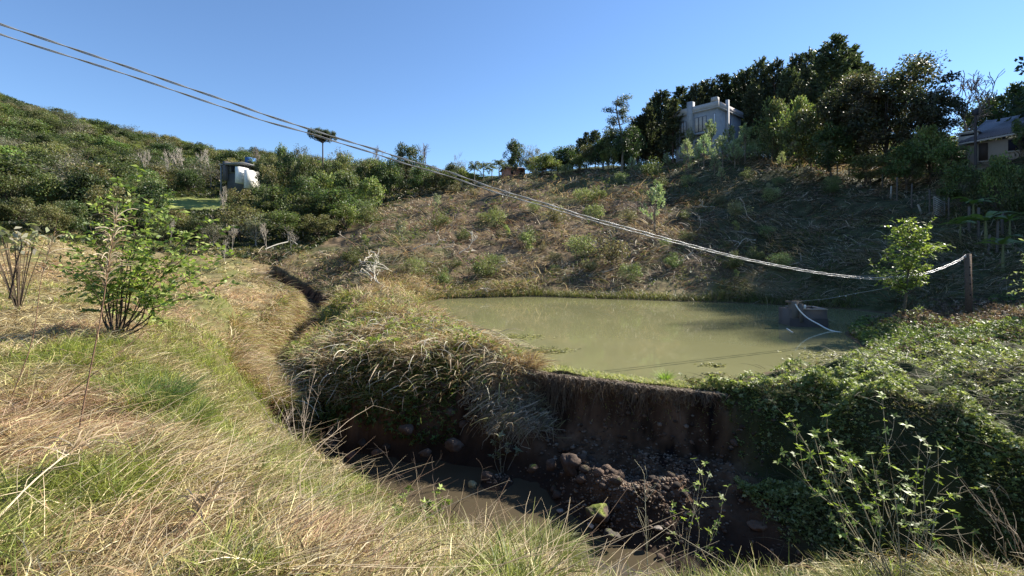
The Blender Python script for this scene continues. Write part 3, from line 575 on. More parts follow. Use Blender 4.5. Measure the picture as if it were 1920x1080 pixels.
# ------------------------------------------------------------------ plants and stones close by
def kids(o): return [c for c in bpy.data.objects if c.parent == o]
_kc = {}
def dup(o, loc, rz=0.0, sc=1.0, label=None, cat=None, group=None, tilt=(0, 0)):
    if o.name not in _kc: _kc[o.name] = [(c, kids(c)) for c in kids(o)]
    r = o.copy(); COL.objects.link(r); r.location = loc; r.rotation_euler = (tilt[0], tilt[1], rz)
    r.scale = sc if hasattr(sc, '__len__') else (sc, sc, sc)
    for k in ('label', 'category', 'group'):
        if k in r: del r[k]
    tag(r, label, cat, group)
    for c, gs in _kc[o.name]:
        c2 = c.copy(); COL.objects.link(c2); c2.parent = r
        for q in gs:
            q2 = q.copy(); COL.objects.link(q2); q2.parent = c2
    return r
PROTO = []
def grow(rng, p, d, L, r, lev, out, tips, spread=.55, nb=(2, 3), up=.15, shrink=.72, wob=.12):
    S = 5; pts = [np.array(p, float)]; dd = np.array(d, float)
    for i in range(S - 1):
        dd = nrm(dd + rng.normal(0, wob, 3) + np.array([0, 0, up * .5])); pts.append(pts[-1] + dd * L / (S - 1))
    out.append((pts, r)); 
    if lev == 0: tips.append((pts[-1], dd, pts)); return
    for i in range(rng.integers(nb[0], nb[1] + 1)):
        a = nrm(dd + rng.normal(0, spread, 3) + np.array([0, 0, up])); t = rng.uniform(.45, 1.0) if i else 1.0
        q = pts[min(S - 1, int(round(t * (S - 1))))]
        grow(rng, q, a, L * shrink * rng.uniform(.75, 1.1), r * .62, lev - 1, out, tips, spread, nb, up, shrink, wob)
def branch_geo(g, out, col, k=4, rmin=.004):
    paths = np.array([o[0] for o in out]); rad = np.array([[o[1] * (1 - .45 * t) for t in np.linspace(0, 1, 5)] for o in out])
    tubes(g, paths, np.maximum(rad, rmin), col, k)
def curve(pts, n=9):
    """Catmull-Rom through a few points"""
    p = [np.array(q, float) for q in pts]; p = [2 * p[0] - p[1]] + p + [2 * p[-1] - p[-2]]; out = []; m = len(p) - 3
    for t in np.linspace(0, m - 1e-6, n):
        i = int(t); f = t - i; a, b, c, d = p[i:i + 4]
        out.append(.5 * ((2 * b) + (c - a) * f + (2 * a - 5 * b + 4 * c - d) * f * f + (3 * b - a - 3 * c + d) * f ** 3))
    return np.array(out)
def leafy(rng, gl, tw, L, W, pal, step=.055, droop=.1):
    """leaves along a twig path"""
    tw = np.asarray(tw); seg = np.linalg.norm(np.diff(tw, axis=0), axis=1); tot = seg.sum(); m = max(2, int(tot / step)); s = np.concatenate([[0], np.cumsum(seg)])
    t = np.linspace(.15, 1, m) * tot; base = np.stack([np.interp(t, s, tw[:, i]) for i in range(3)], -1); dirv = nrm(tw[-1] - tw[0])
    sd = nrm(np.cross(dirv, [0, 0, 1.]) + 1e-6); sg_ = np.where(np.arange(m) % 2, 1, -1)[:, None]
    d = nrm(dirv * .6 + sd * sg_ * .8 + rng.normal(0, .3, (m, 3)) - np.array([0, 0, droop])); nor = nrm(np.array([0, -.45, .6]) + rng.normal(0, .65, (m, 3)))
    leafs(gl, base, d, nor, L * rng.uniform(.65, 1.15, m), W * rng.uniform(.8, 1.15, m), pick(rng, pal, m, .2))
LGREEN = [(.22,.30,.06),(.28,.36,.08),(.15,.22,.045),(.36,.41,.13)]
# the many-stemmed sapling on the left bank
rng = np.random.default_rng(101); B = col_at(218, 9.0); root = empty('leafy_sapling', B)
tag(root, 'leafy many stemmed sapling on the left bank with glossy green leaves', 'sapling')
gt = Geo(); gl = Geo(); T = []
for (px, py, D) in [(440,487,8.7),(432,540,8.6),(405,440,8.8),(372,418,9.3),(335,395,9),(300,372,9.3),(255,345,9.1),(222,352,8.8),(190,372,9.2),(165,415,9),(140,452,9.2),(120,500,8.9),(150,505,9.3),(380,500,9.2),(310,440,8.5),(265,400,8.6),(215,420,9.5),(340,470,9.5),(180,470,8.7)]:
    T.append(P(px, py, D) - B)
for tp in T:
    b0 = rng.normal(0, .05, 3) * [1, 1, 0] - np.array([0, 0, .05]); mid = tp * .5 + np.array([-tp[0] * .12, 0, .06]) + rng.normal(0, .05, 3)
    st = curve([b0, tp * .25 + rng.normal(0, .03, 3), mid, tp], 12); tube(gt, st, np.linspace(.017, .004, 12), (.07, .05, .035), 5)
    for t in np.linspace(.3, 1, 17) ** .6:
        q = st[min(11, int(t * 11))]; d = nrm(rng.normal(0, 1, 3) * [1, 1, .55] + nrm(tp) * .7 + [0, 0, .25]); Lw = rng.uniform(.2, .52)
        tw = curve([q, q + d * Lw * .5 + [0, 0, .02], q + d * Lw - [0, 0, .03]], 5); tube(gt, tw, np.linspace(.0045, .0025, 5), (.09, .075, .04), 3)
        leafy(rng, gl, tw, .125, .06, LGREEN, .04)
gt.build('stem', M_bark, root); gl.build('foliage', M_ivy, root)

# the small tree on the right shore
rng = np.random.default_rng(102); B = col_at(1692, 18.2); root = empty('young_tree', B); gt = Geo(); gl = Geo()
tag(root, 'slender young tree with bright yellow green leaves on the right shore of the pond', 'tree')
top = P(1710, 412, 18.2) - B; st = curve([(0, 0, -.1), (.12, 0, .8), (.28, .05, 1.9), (.24, 0, 2.9), top * [1, 1, .98]], 14); tube(gt, st, np.linspace(.055, .012, 14), (.10, .085, .06), 6)
for (px, py, D) in [(1745,418,18.2),(1752,462,18),(1775,455,18.6),(1722,432,18.4),(1690,408,18.1),(1678,420,18.4),(1665,440,18),(1655,470,18.3),(1640,505,18.2),(1660,500,17.7),(1690,470,17.6),(1715,480,17.6),(1740,495,18.7),(1725,520,18.2),(1700,525,18.6),(1668,518,18.6),(1700,440,18.7),(1735,450,17.8),(1765,458,18.3),(1700,495,18.9)]:
    tp = P(px, py, D) - B; k = int(np.clip((tp[2] - .55) / top[2] * 13, 4, 12)); q = st[k]; br = curve([q, (q + tp) / 2 + [0, 0, -.05], tp], 8); tube(gt, br, np.linspace(.017, .004, 8), (.1, .085, .06), 4)
    for t in np.linspace(.25, 1, 22):
        a = br[min(7, int(t * 7))]; d = nrm(rng.normal(0, 1, 3) * [1, 1, .5] + [0, 0, .15]); Lw = rng.uniform(.18, .42); tw = curve([a, a + d * Lw * .5 + [0, 0, .02], a + d * Lw], 4); tube(gt, tw, np.linspace(.005, .003, 4), (.1, .09, .05), 3)
        leafy(rng, gl, tw, .15, .062, [(.27,.34,.07),(.21,.28,.055),(.36,.41,.11),(.14,.19,.045)], .05)
gt.build('trunk', M_bark, root); gl.build('crown', M_ivy, root)
# the pale bush cut by the right edge
rng = np.random.default_rng(103); B = col_at(1935, 15.5); root = empty('leafy_bush', B); gt = Geo(); gl = Geo()
tag(root, 'pale leaved bush cut off by the right edge of the photo', 'bush')
for (px, py) in [(1902,512),(1912,470),(1905,540),(1930,455),(1925,500),(1950,470),(1965,510),(1935,530),(1915,490),(1950,540)]:
    tp = P(px, py, 15.5 + rng.normal(0, .4)) - B; br = curve([(0, 0, -.1), tp * .5 + [.1, 0, .1], tp], 8); tube(gt, br, np.linspace(.02, .004, 8), (.1, .08, .06), 4)
    for t in np.linspace(.5, 1, 6):
        a = br[min(7, int(t * 7))]; d = nrm(rng.normal(0, 1, 3)); tw = curve([a, a + d * .13, a + d * .27], 4); tube(gt, tw, .004, (.1, .09, .05), 3); leafy(rng, gl, tw, .13, .05, [(.25,.3,.12),(.35,.38,.2),(.15,.2,.06)], .05)
gt.build('stem', M_bark, root); gl.build('foliage', M_ivy, root)

# thin bush types in front: stems with small leaf whorls
def stem_bush(name, base, tips, label, cat, lr, pal, stemcol, r0, seed, nleaf=7, side=5, sl=.3, kk=5, bark=M_bark):
    rng = np.random.default_rng(seed); B = np.array(base); root = empty(name, B); tag(root, label, cat); gt = Geo(); gl = Geo(); any_ = False
    for tp in tips:
        tp = np.array(tp) - B; b0 = rng.normal(0, .03, 3) * [1, 1, 0] - [0, 0, .05]
        st = curve([b0, tp * .4 + rng.normal(0, .04, 3), tp * .75 + rng.normal(0, .04, 3), tp], 12); tube(gt, st, np.linspace(r0, r0 * .35, 12), stemcol, 4)
        for j in range(side):
            q = st[rng.integers(4, 12)]; d = nrm(nrm(tp) * .9 + rng.normal(0, .5, 3)); e = q + d * sl * rng.uniform(.3, 1); tube(gt, curve([q, (q + e) / 2 + rng.normal(0, .01, 3), e], 4), np.linspace(r0 * .45, r0 * .3, 4), stemcol, 3)
            if lr: rosettes(gl, np.array([e[0]]), np.array([e[1]]), np.array([e[2]]), np.array([lr]), pal, rng, kk, .5, .42); any_ = True
        if lr:
            for j in range(nleaf):
                q = st[rng.integers(5, 12)] + rng.normal(0, .004, 3); rosettes(gl, np.array([q[0]]), np.array([q[1]]), np.array([q[2]]), np.array([lr * .7]), pal, rng, 3, .9, .42)
            rosettes(gl, np.array([tp[0]]), np.array([tp[1]]), np.array([tp[2]]), np.array([lr]), pal, rng, kk + 1, .4, .42)
    gt.build('stem', bark, root)
    if any_: gl.build('foliage', M_ivy, root)
    return root
YG = [(.22,.28,.06),(.28,.34,.09),(.16,.22,.05)]
Dn = 3.3
stem_bush('shrub', P(1690, 1130, Dn), [P(px, py, Dn + d) for px, py, d in [(1485,790,.2),(1500,842,.1),(1530,810,.3),(1560,835,0),(1590,850,.3),(1620,900,.1),(1655,745,.3),(1720,880,0),(1700,915,.3),(1760,905,.1),(1790,930,.2),(1745,850,.4),(1660,850,0),(1545,890,0),(1580,960,0),(1730,985,0),(1640,980,.2)]],
    'shrub of pale stems with small yellow green leaf whorls at the lower right', 'shrub', .042, YG, (.26, .23, .15), .0045, 201, 6, 7, .28)
stem_bush('shrub', P(1275, 1120, 3.8), [P(px, py, 3.8 + d) for px, py, d in [(1312,885,0),(1330,890,.1),(1355,935,.2),(1285,920,0),(1340,990,.1),(1262,960,.1)]],
    'thin leafless looking shrub with a few green buds, bottom centre', 'shrub', .036, YG, (.30, .26, .18), .004, 202, 3, 4, .2)
stem_bush('dry_shrub', P(1950, 1120, 3.6), [P(px, py, 3.6 + d) for px, py, d in [(1795,892,.2),(1830,930,0),(1865,935,.1),(1800,1010,0),(1900,985,.2),(1850,1050,0),(1940,960,.1)]],
    'dry leafless shrub of pale brown stems in the lower right corner', 'shrub', 0, YG, (.32, .26, .18), .005, 203, 0, 9, .22)
stem_bush('bare_bush', P(560, 860, 8.7), [P(px, py, 8.7 + d) for px, py, d in [(500,700,1.2),(520,730,.6),(545,715,.8),(470,735,.9),(600,735,.3),(575,760,.4),(620,800,.1),(500,790,.2),(640,820,0),(530,800,.3),(590,700,.6)]],
    'bare pale twiggy bush leaning over the brook at the left bank edge', 'bush', 0, YG, (.34, .28, .22), .008, 204, 0, 9, .4)
stem_bush('bare_bush', P(820, 1010, 6.2), [P(px, py, 6.2 + d) for px, py, d in [(745,890,.2),(830,850,.3),(775,860,.4),(700,830,.6),(870,940,0),(905,880,.1)]],
    'dark bare twigs rising from the grass in front of the muddy brook', 'bush', 0, YG, (.10, .075, .06), .006, 205, 0, 4, .22)
stem_bush('weed_clump', P(770, 985, 6.1), [P(px, py, 6.1) for px, py in [(760,930),(790,950),(820,925),(840,940),(800,970),(745,955)]],
    'low weed with broad light green leaves at the edge of the bank above the brook', 'weed', .07, YG, (.2, .22, .08), .004, 206, 5, 5, .1)
stem_bush('weed_clump', P(530, 985, 4.0), [P(px, py, 4.0) for px, py in [(515,950),(540,935),(560,955),(575,970),(505,965)]],
    'low dark green broad leaved weed in the straw of the near bank', 'weed', .06, [(.06,.11,.03),(.09,.15,.04)], (.1, .12, .05), .004, 207, 5, 4, .08)
for i, (px, py, D, lab) in enumerate([(940,900,11.0,'pale drooping leafy seedling standing on the mud island in the brook'),(1320,1000,3.9,'')]):
    if lab: stem_bush('seedling', P(px, py, D), [P(px + a * 1.3, py - b * 1.2, D) for a, b in [(-5,40),(10,55),(25,45),(0,70),(-12,60)]], lab, 'seedling', .12, [(.3,.3,.2),(.22,.24,.14)], (.3, .27, .2), .009, 208, 4, 2, .12)

# grass tufts one can point to
def tuft(name, base, n, L, W, pal, label, cat, seed, r=.1, e0=(.7, 1.5), e1=(-.9, .6), group=None, ring=False):
    rng = np.random.default_rng(seed); g = Geo(); a = rng.uniform(0, 6.28, n); q = r * np.sqrt(rng.random(n))
    blades(g, np.cos(a) * q, np.sin(a) * q, np.zeros(n) - .03, L * rng.uniform(.5, 1.1, n), W * rng.uniform(.7, 1.2, n), a + rng.normal(0, .5, n), rng.uniform(*e0, n), rng.uniform(*e1, n), pick(rng, pal, n, .2), 6, rng)
    return tag(g.build(name, M_grass, loc=tuple(base)), label, cat, group)
BG = [(.24,.27,.06),(.30,.31,.08),(.17,.22,.05),(.36,.34,.13)]
def gat(px, D): return col_at(px, D)
tuft('grass_tuft', hit(1000, 1068), 3600, .48, .005, BG, 'large drooping bright green grass tuft at the bottom of the photo', 'grass tuft', 301, .38, (.5, 1.4), (-1.4, -.1))
tuft('grass_tuft', hit(1110, 1080), 1900, .40, .005, BG, 'bright green grass tuft at the bank edge right of the largest tuft', 'grass tuft', 302, .25, (.5, 1.4), (-1.4, -.1))
tuft('grass_tuft', gat(285, 5.3), 1100, .5, .0055, DGREEN + [(.13,.22,.06)], 'dark green grass tuft among the straw on the left bank', 'grass tuft', 303, .3, (.6, 1.5), (-.9, .5))
tuft('grass_tuft', gat(345, 5.0), 600, .5, .0055, DGREEN + BG, 'tall upright green grass tuft beside the dark tuft on the left bank', 'grass tuft', 304, .15, (.9, 1.5), (-.5, .8))
tuft('grass_tuft', gat(1650, 3.2), 700, .34, .006, BG, 'grass tuft at the foot of the leafy shrub at lower right', 'grass tuft', 305, .25, (.6, 1.5), (-1, .5))
tuft('grass_tuft', gat(1450, 3.2), 260, .26, .005, BG, 'sparse grass tuft on the bottom edge right of the budding shrub', 'grass tuft', 306, .2, (.9, 1.5), (-.6, .9))
tuft('grass_tuft', gat(1270, 3.5), 500, .30, .005, BG + STRAW, 'half dry grass tuft around the thin budding shrub', 'grass tuft', 307, .2, (.7, 1.5), (-1, .7))
tuft('grass_tuft', gat(1830, 3.1), 420, .30, .005, BG + STRAW, 'grass tuft with bleached blades in the lower right corner', 'grass tuft', 308, .25, (.5, 1.5), (-1, .5))
c = P(1247, 708, 11.45); c[2] = .03
tuft('grass_tuft', c, 150, .34, .016, [(.25,.36,.06),(.32,.42,.09),(.18,.27,.05)], 'vivid green grass tuft on the dam crest against the pond', 'grass tuft', 309, .1, (.8, 1.5), (-.3, 1.0))
for i, (px, D) in enumerate([(935,14.6),(1000,13.25),(1055,12.7)]):
    c = col_at(px, D); tuft('grass_tuft', c, 60, .2, .012, BG, ['small grass tuft at the mound corner beside the pond','small grass tuft at the left end of the dam crest','small grass tuft on the dam crest near its left end'][i], 'grass tuft', 310 + i, .08, (.8, 1.5), (-.3, 1.0))
tuft('cane_plant', col_at(560, 13.6), 60, 1.1, .04, [(.40,.42,.26),(.5,.5,.35),(.22,.28,.1)], 'pale arching cane leaves hanging over the brook from the mound', 'cane', 320, .2, (.5, 1.2), (-1.3, -.6))
tuft('cane_plant', col_at(610, 14.6), 40, .9, .04, [(.30,.33,.16),(.5,.48,.33),(.22,.28,.1)], 'green and straw coloured cane clump on top of the mound above the arching cane', 'cane', 321, .2, (.5, 1.4), (-1.2, -.2))
for i, (px, py, D, lab) in enumerate([(614,630,15.5,'yellow green broad leaved plant highest on the mound'),(640,662,14.6,'yellow green broad leaved plant in the middle of the mound'),(682,655,14.2,'yellow green broad leaved plant near the draped cane leaves'),(712,677,13.8,'lowest of the yellow green broad leaved plants on the mound')]):
    rng = np.random.default_rng(330 + i); c = col_at(px, D) + [0, 0, .15]; g = Geo(); n = 11; a = rng.uniform(0, 6.28, n); b = rng.normal(0, .06, (n, 3)) + [0, 0, .12]
    leafs(g, b, np.stack([np.cos(a), np.sin(a), rng.uniform(-.3, .6, n)], -1), nrm(rng.normal(0, .5, (n, 3)) + [0, -.5, 1]), .24, .17, pick(rng, [(.30,.36,.06),(.38,.42,.09)], n, .12))
    root = empty('broadleaf_weed', c); tag(root, lab, 'weed'); g.build('foliage', M_ivy, root); g = Geo(); tubes(g, np.stack([np.zeros((n, 3)) - [0, 0, .15], b * .5, b], 1), .006, (.2, .22, .08), 4); g.build('stem', M_bark, root)
rng = np.random.default_rng(360)
for i in range(34):
    while True:
        px = rng.uniform(-20, 1050); D = rng.uniform(2.3, 9); x = (px - 960) / FP * D
        if sdist(np.array([x]), np.array([D]), GULLY)[0] < -.25 and x < .6: break
    gr = i % 3; tuft('grass_tuft', (x, D, gz(x, D)), int(rng.integers(60, 200)), rng.uniform(.28, .55), rng.uniform(.006, .011), [BG, STRAW, BG + STRAW][gr], ['broad bladed green grass tuft rising from the matted grass of the left bank', 'bleached straw tuft sticking out of the matted grass of the left bank', 'half green half straw tuft in the matted grass of the left bank'][gr], 'grass tuft', 361 + i, rng.uniform(.05, .16), (.5, 1.5), (-1.1, .4), 'tufts scattered on the left bank')
# small agave-like rosette on the stream edge, fern clump on the left bank
tuft('agave', col_at(483, 15.3) + [0, 0, .12], 26, .42, .07, [(.36,.40,.30),(.48,.5,.4),(.22,.28,.18)], 'small grey green agave like rosette on the left bank edge above the brook', 'succulent', 340, .03, (.2, 1.3), (-.7, .9))
tuft('fern', col_at(448, 19.5), 44, .62, .07, [(.25,.32,.06),(.18,.25,.05),(.32,.36,.1)], 'light green fern clump on the dry grass right of the sapling', 'fern', 341, .08, (.5, 1.4), (-.7, .3))

# dry stalks standing in front on the left
def stalk(pts, r, col, label, seed, head=0, cat='dry stalk', name='dry_stalk'):
    rng = np.random.default_rng(seed); p = np.array([P(*q) for q in pts]); B = p[0]; root = empty(name, B); tag(root, label, cat); p = curve(p - B, 12)
    g = Geo(); tube(g, p, np.linspace(r, r * .4, 12), col, 5)
    for i in range(14):
        q = p[rng.integers(3, 12)]; d = nrm((p[-1] - p[0]) * .6 / np.linalg.norm(p[-1] - p[0]) + rng.normal(0, .5, 3)); e = q + d * rng.uniform(.06, .25); tube(g, [q, (q + e) / 2 + rng.normal(0, .01, 3), e], r * .3, col, 3)
    g.build('stem', M_bark, root)
    if head:
        g = Geo(); n = head; t = rng.uniform(.62, 1, n); q = np.stack([np.interp(t, np.linspace(0, 1, 12), p[:, i]) for i in range(3)], -1)
        L = rng.uniform(.08, .3, n)[:, None, None]; d = nrm(np.stack([rng.normal(0, .5, n), rng.normal(0, .5, n), rng.uniform(.2, 1.2, n)], -1))[:, None]; s = np.linspace(0, 1, 5)[None, :, None]
        ribbons(g, q[:, None] + d * L * s - np.array([0, 0, 1]) * s ** 2 * L * .5, .006, pick(rng, [(.42,.32,.2),(.34,.25,.16),(.5,.42,.3)], n), rng=rng); g.build('seed_head', M_straw, root)
SB = (.20, .12, .075)
stalk([(140,850,3.9),(168,700,4.0),(190,590,4.05),(203,500,4.1),(218,405,4.15)], .007, SB, 'tallest reddish dry stalk with feathery seed head before the sapling', 401, 130)
stalk([(12,770,4.4),(60,640,4.5),(78,520,4.6),(102,440,4.7)], .005, SB, 'thin reddish stalk leaning right at the left side of the photo', 402, 40)
stalk([(18,560,8.5),(30,500,8.5),(42,455,8.5)], .018, (.06,.04,.03), 'short dark stem under the broad grey leaves at the left edge', 403)
stalk([(120,745,4.0),(190,690,4.1),(250,640,4.3),(300,600,4.5)], .004, SB, 'slanting dark dry stem crossing the grass below the sapling', 404)
stalk([(180,1010,2.5),(300,880,3.0),(390,840,3.4),(500,830,3.6)], .004, (.4,.3,.18), 'long bleached stem arching over the grass at lower left', 405)
stalk([(-40,1010,2.2),(60,905,2.5),(130,850,2.8),(165,840,3.0)], .006, (.55,.45,.3), 'broad bundle of bleached straw stems slanting up at the left edge', 406, 60)
stalk([(270,1090,2.3),(330,1010,2.5),(370,960,2.6),(400,930,2.7)], .005, (.22,.15,.09), 'brown bundle of dry stems leaning right at the bottom', 407, 50)
stalk([(380,1085,2.4),(480,1010,2.6),(560,960,2.9),(600,925,3.1)], .004, (.45,.36,.22), 'straight bleached stem pointing right at the bottom of the bank', 408)
stalk([(700,1075,3.0),(820,1040,3.1),(930,1055,3.2),(1010,1060,3.3)], .003, (.12,.08,.05), 'thin dark stem bending over the big green tuft', 409)
stalk([(250,985,2.6),(240,1020,2.5),(270,1050,2.4),(300,1085,2.35)], .008, (.4,.3,.2), 'thick crooked pale branch lying at the bottom of the bank', 410)
stalk([(640,1075,2.9),(560,900,3.6),(640,800,4.2),(700,760,4.6)], .004, (.36,.28,.2), 'long pale twig rising from the bank over the dark gully', 411)
stalk([(1415,1090,3.3),(1240,985,3.6)], .003, (.4,.35,.24), 'thin pale blade arching over the gully at the bottom', 412)
stalk([(1010,950,5.2),(1045,860,5.5),(1005,800,6),(985,760,6.2)], .0001, (.1,.08,.05), 'x', 413) if False else None
stalk([(1215,1090,3.6),(1208,890,3.9)], .005, (.42,.38,.25), 'single upright pale stalk before the rubble spit', 414)
# broad grey leaved plant at the left edge (leaves up in the light on bare stems)
rng = np.random.default_rng(420); B = col_at(35, 13.0); root = empty('broadleaf_plant', B); tag(root, 'broad grey leaved plant on bare stems at the left edge', 'plant'); gt = Geo(); gl = Geo()
for i in range(26):
    tp = P(rng.uniform(-30, 90), rng.uniform(422, 462), 13 + rng.normal(0, .4)) - B; tube(gt, curve([(0, 0, 0), tp * .5 + [0, 0, .1], tp], 6), np.linspace(.018, .006, 6), (.12, .09, .06), 4); n = 6
    d = rng.normal(0, 1, (n, 3)) * [1, 1, .5] - [0, 0, .4]; leafs(gl, tp + rng.normal(0, .05, (n, 3)), d, nrm(rng.normal(0, .5, (n, 3)) + [0, 0, 1]), .26, .12, pick(rng, [(.28,.27,.2),(.2,.22,.12),(.36,.33,.26),(.12,.14,.07)], n))
gt.build('stem', M_bark, root); gl.build('foliage', M_ivy, root)

# ------------------------------------------------------------------ stones
def rock_mesh(seed, sub=3, moss=0.0, flat=.75, amp=.7, col=(.085,.06,.045)):
    rng = np.random.default_rng(seed); bm = bmesh.new(); bmesh.ops.create_icosphere(bm, subdivisions=sub, radius=1.0)
    V = np.array([v.co[:] for v in bm.verts]); F = np.array([[v.index for v in f.verts] for f in bm.faces]); bm.free(); o = rng.uniform(0, 50, 3)
    r = np.array([1 + amp * mnoise.fractal(Vector(v * 1.3 + o), .8, 2.2, 6) + .12 * mnoise.noise(Vector(v * 4 + o)) for v in V]); 
    for _ in range(16):                                  # broken facets
        n = nrm(rng.normal(size=3)); c = rng.uniform(.5, .8); d = V @ n * r; r = np.where(d > c, r * (c + (d - c) * .15) / np.maximum(d, 1e-6), r)
    W = V * r[:, None] * [1, .85, flat]; c = np.tile(np.array(col), (len(V), 1)) * (1 + .3 * np.array([mnoise.noise(Vector(v * 3 + o)) for v in V]))[:, None]
    if moss:
        m = sstep(.0, .5, V[:, 2] + .7 * np.array([mnoise.noise(Vector(v * 2.2 + o)) for v in V]) - (1 - moss))[:, None]; c = c + (np.array([.16, .19, .035]) - c) * m
    return W, F, c
RK = []
def rock(loc, size, label, seed, group=None, **kw):
    W, F, c = rock_mesh(seed, **kw); g = Geo(); g.add(W * size * .82, F, c); return tag(g.build('rock', M_rock, loc=tuple(loc)), label, 'rock', group)
def rk(px, py, z=None):
    z0 = -1.75 if z is None else z; D = (CAMZ - z0) * FP / (py - HZ); return P(px, py, D)
rock(rk(1120, 962, -1.7), .40, 'mossy boulder with bright green top at the foot of the rubble spit', 501, moss=.55, flat=.6, sub=4)
rock(rk(1070, 872, -1.35), .30, 'tall pointed dark boulder at the top of the rubble spit', 502, flat=1.15)
rock(rk(1032, 872, -1.45), .20, 'rounded brown boulder left of the pointed boulder on the spit', 503, flat=1.0)
rock(rk(1000, 878, -1.6), .18, 'pale topped stone at the left tip of the rubble spit', 504, moss=.3)
rock(rk(912, 893, -1.85), .24, 'brown clod on the mud island in the brook', 505, flat=.7)
rock(rk(885, 908, -1.95), .15, 'yellowish stone at the left tip of the mud island', 506, col=(.3,.26,.14))
rock(rk(1050, 958, -1.95), .11, 'smooth grey stone at the water edge below the spit', 507, col=(.26,.22,.18), amp=.15)
rock(rk(1108, 985, -1.9), .09, 'white shard at the water edge left of the mossy boulder foot', 508, col=(.5,.46,.4))
rock(rk(1145, 1005, -1.8), .22, 'dark wet boulder below the mossy boulder', 509, moss=.2, col=(.07,.06,.05))
rock(rk(1195, 920, -1.5), .22, 'dark boulder at the right end of the rubble spit', 510)
rock(rk(1235, 990, -1.7), .13, 'flat pale stone on the shaded gully floor', 511, flat=.35, col=(.22,.19,.16))
rock(rk(1420, 985, -1.6), .28, 'large flat brown stone below the creeper slope', 512, flat=.4, col=(.14,.09,.06))
rock(rk(760, 805, -1.2), .26, 'big rounded boulder sticking out below the front of the mound', 513, amp=.25)
rock(rk(850, 832, -1.4), .30, 'dark boulder under the vine tangle beside the brook', 514)
rock(rk(800, 848, -1.6), .22, 'small dark boulder at the water below the mound', 515)
rock(rk(950, 840, -1.5), .25, 'dark boulder at the right foot of the vine tangle', 516)
rock(rk(1005, 825, -1.4), .28, 'dark boulder between the vine tangle and the dam', 517)
rock(rk(705, 848, -1.7), .20, 'low boulder in the mud at the upstream end of the pool', 518, col=(.10,.06,.04))
rock(rk(655, 855, -1.8), .16, 'reddish clod on the mud bar at the upstream end of the pool', 519, col=(.13,.07,.05))
rock(rk(565, 780, -1.6), .22, 'dark stone in the narrow brook beside the bare bush', 520, col=(.05,.045,.04))
rng = np.random.default_rng(530); meshes = []
for i in range(6):
    W, F, c = rock_mesh(540 + i, 2, .15 * (i % 3 == 0), .75, .35, [(.085,.06,.045),(.13,.09,.065),(.06,.045,.035)][i % 3]); g = Geo(); g.add(W, F, c); meshes.append(g)
first = {}
RG = 'broken stones of the rubble spit'; GG = 'stones along the shaded gully floor'; BG2 = 'boulders at the foot of the mound'
spots = [(1.35 + 1.9 * u + rng.normal(0, .28), 10.05 - 1.3 * u + rng.normal(0, .3), rng.uniform(.05, .17), RG) for u in rng.random(46)]
spots += [(rng.uniform(.5, 4.6), rng.uniform(7.6, 10.6), rng.uniform(.04, .12), GG) for _ in range(26)]
spots += [(rng.uniform(-5.2, .6), rng.uniform(11.9, 12.7), rng.uniform(.08, .24), BG2) for _ in range(24)]
LBL = {RG: 'small broken brown stone lying on the rubble spit', GG: 'small dark stone lying on the shaded gully floor', BG2: 'dark boulder lying at the foot of the mound by the brook'}
for i, (x, y, s, gp) in enumerate(spots):
    k = i % 6; loc = (x, y, gz(x, y) + s * .25)
    if k not in first: o = meshes[k].build('rock', M_rock); first[k] = o
    else: o = first[k].copy(); COL.objects.link(o)
    o.location = loc; o.scale = (s, s, s); o.rotation_euler = (rng.uniform(-.4, .4), rng.uniform(-.4, .4), rng.uniform(0, 6.28)); tag(o, LBL[gp], 'rock', gp)

# ------------------------------------------------------------------ box in the pond, hose, post, cables, fences
B = P(1504, 609, 20.9); B[2] = -.3; root = empty('concrete_box', B, math.radians(-8)); tag(root, 'weathered open concrete sluice box standing in the pond', 'sluice box')
CC = (.13, .11, .095); g = Geo(); w_, d_, h_ = .72, .62, 1.02; th_ = .11
boxg(g, (-w_, -d_, -.4), (w_, -d_ + th_, h_), CC); boxg(g, (-w_, d_ - th_, -.4), (w_, d_, h_ - .002), CC)
boxg(g, (-w_, -d_ + th_, -.4), (-w_ + th_, d_ - th_, h_ + .002), CC); boxg(g, (w_ - th_, -d_ + th_, -.4), (w_, d_ - th_, h_ + .003), CC); g.build('tank_wall', M_conc, root)
g = Geo(); boxg(g, (-w_ - .03, -d_ - .03, -.4), (w_ + .03, -d_ - .003, .66), (.07, .06, .055)); boxg(g, (w_ + .002, -d_ - .003, -.4), (w_ + .03, d_, .66), (.07, .06, .055)); g.build('footing', M_conc, root)
g = Geo(); boxg(g, (-w_ + .3, -d_ - .02, h_ + .004), (w_ + .02, -d_ + th_ + .01, h_ + .05), (.34, .29, .24)); boxg(g, (w_ - th_ - .01, -d_ + th_ + .012, h_ + .004), (w_ + .02, d_ + .02, h_ + .05), (.34, .29, .24)); boxg(g, (-w_ + .3, d_ - th_, h_ + .004), (w_ - th_ - .012, d_ + .02, h_ + .05), (.34, .29, .24)); g.build('rim', M_conc, root)  # paler lip paints the lit top edges of the box
g = Geo(); rng = np.random.default_rng(601)
for (a, b, c, d, e) in [(-.70, -.60, -.42, -.25, 1.36), (-.42, -.66, -.28, -.40, 1.28), (-.56, -.25, -.34, .05, 1.22)]: boxg(g, (a, b, .5), (c, d, e), (.15, .13, .11), R=rotz(.06))
g.build('sluice_frame', M_conc, root); g = Geo(); boxg(g, (-.74, -.64, 1.3), (-.2, -.3, 1.37), (.16, .13, .10), R=rotz(-.12)); tube(g, curve([(-.7, -.5, 1.36), (-.5, -.55, 1.46), (-.25, -.5, 1.40), (-.12, -.5, 1.28)], 8), .02, (.08, .07, .06)); g.build('cap_board', M_wood, root)
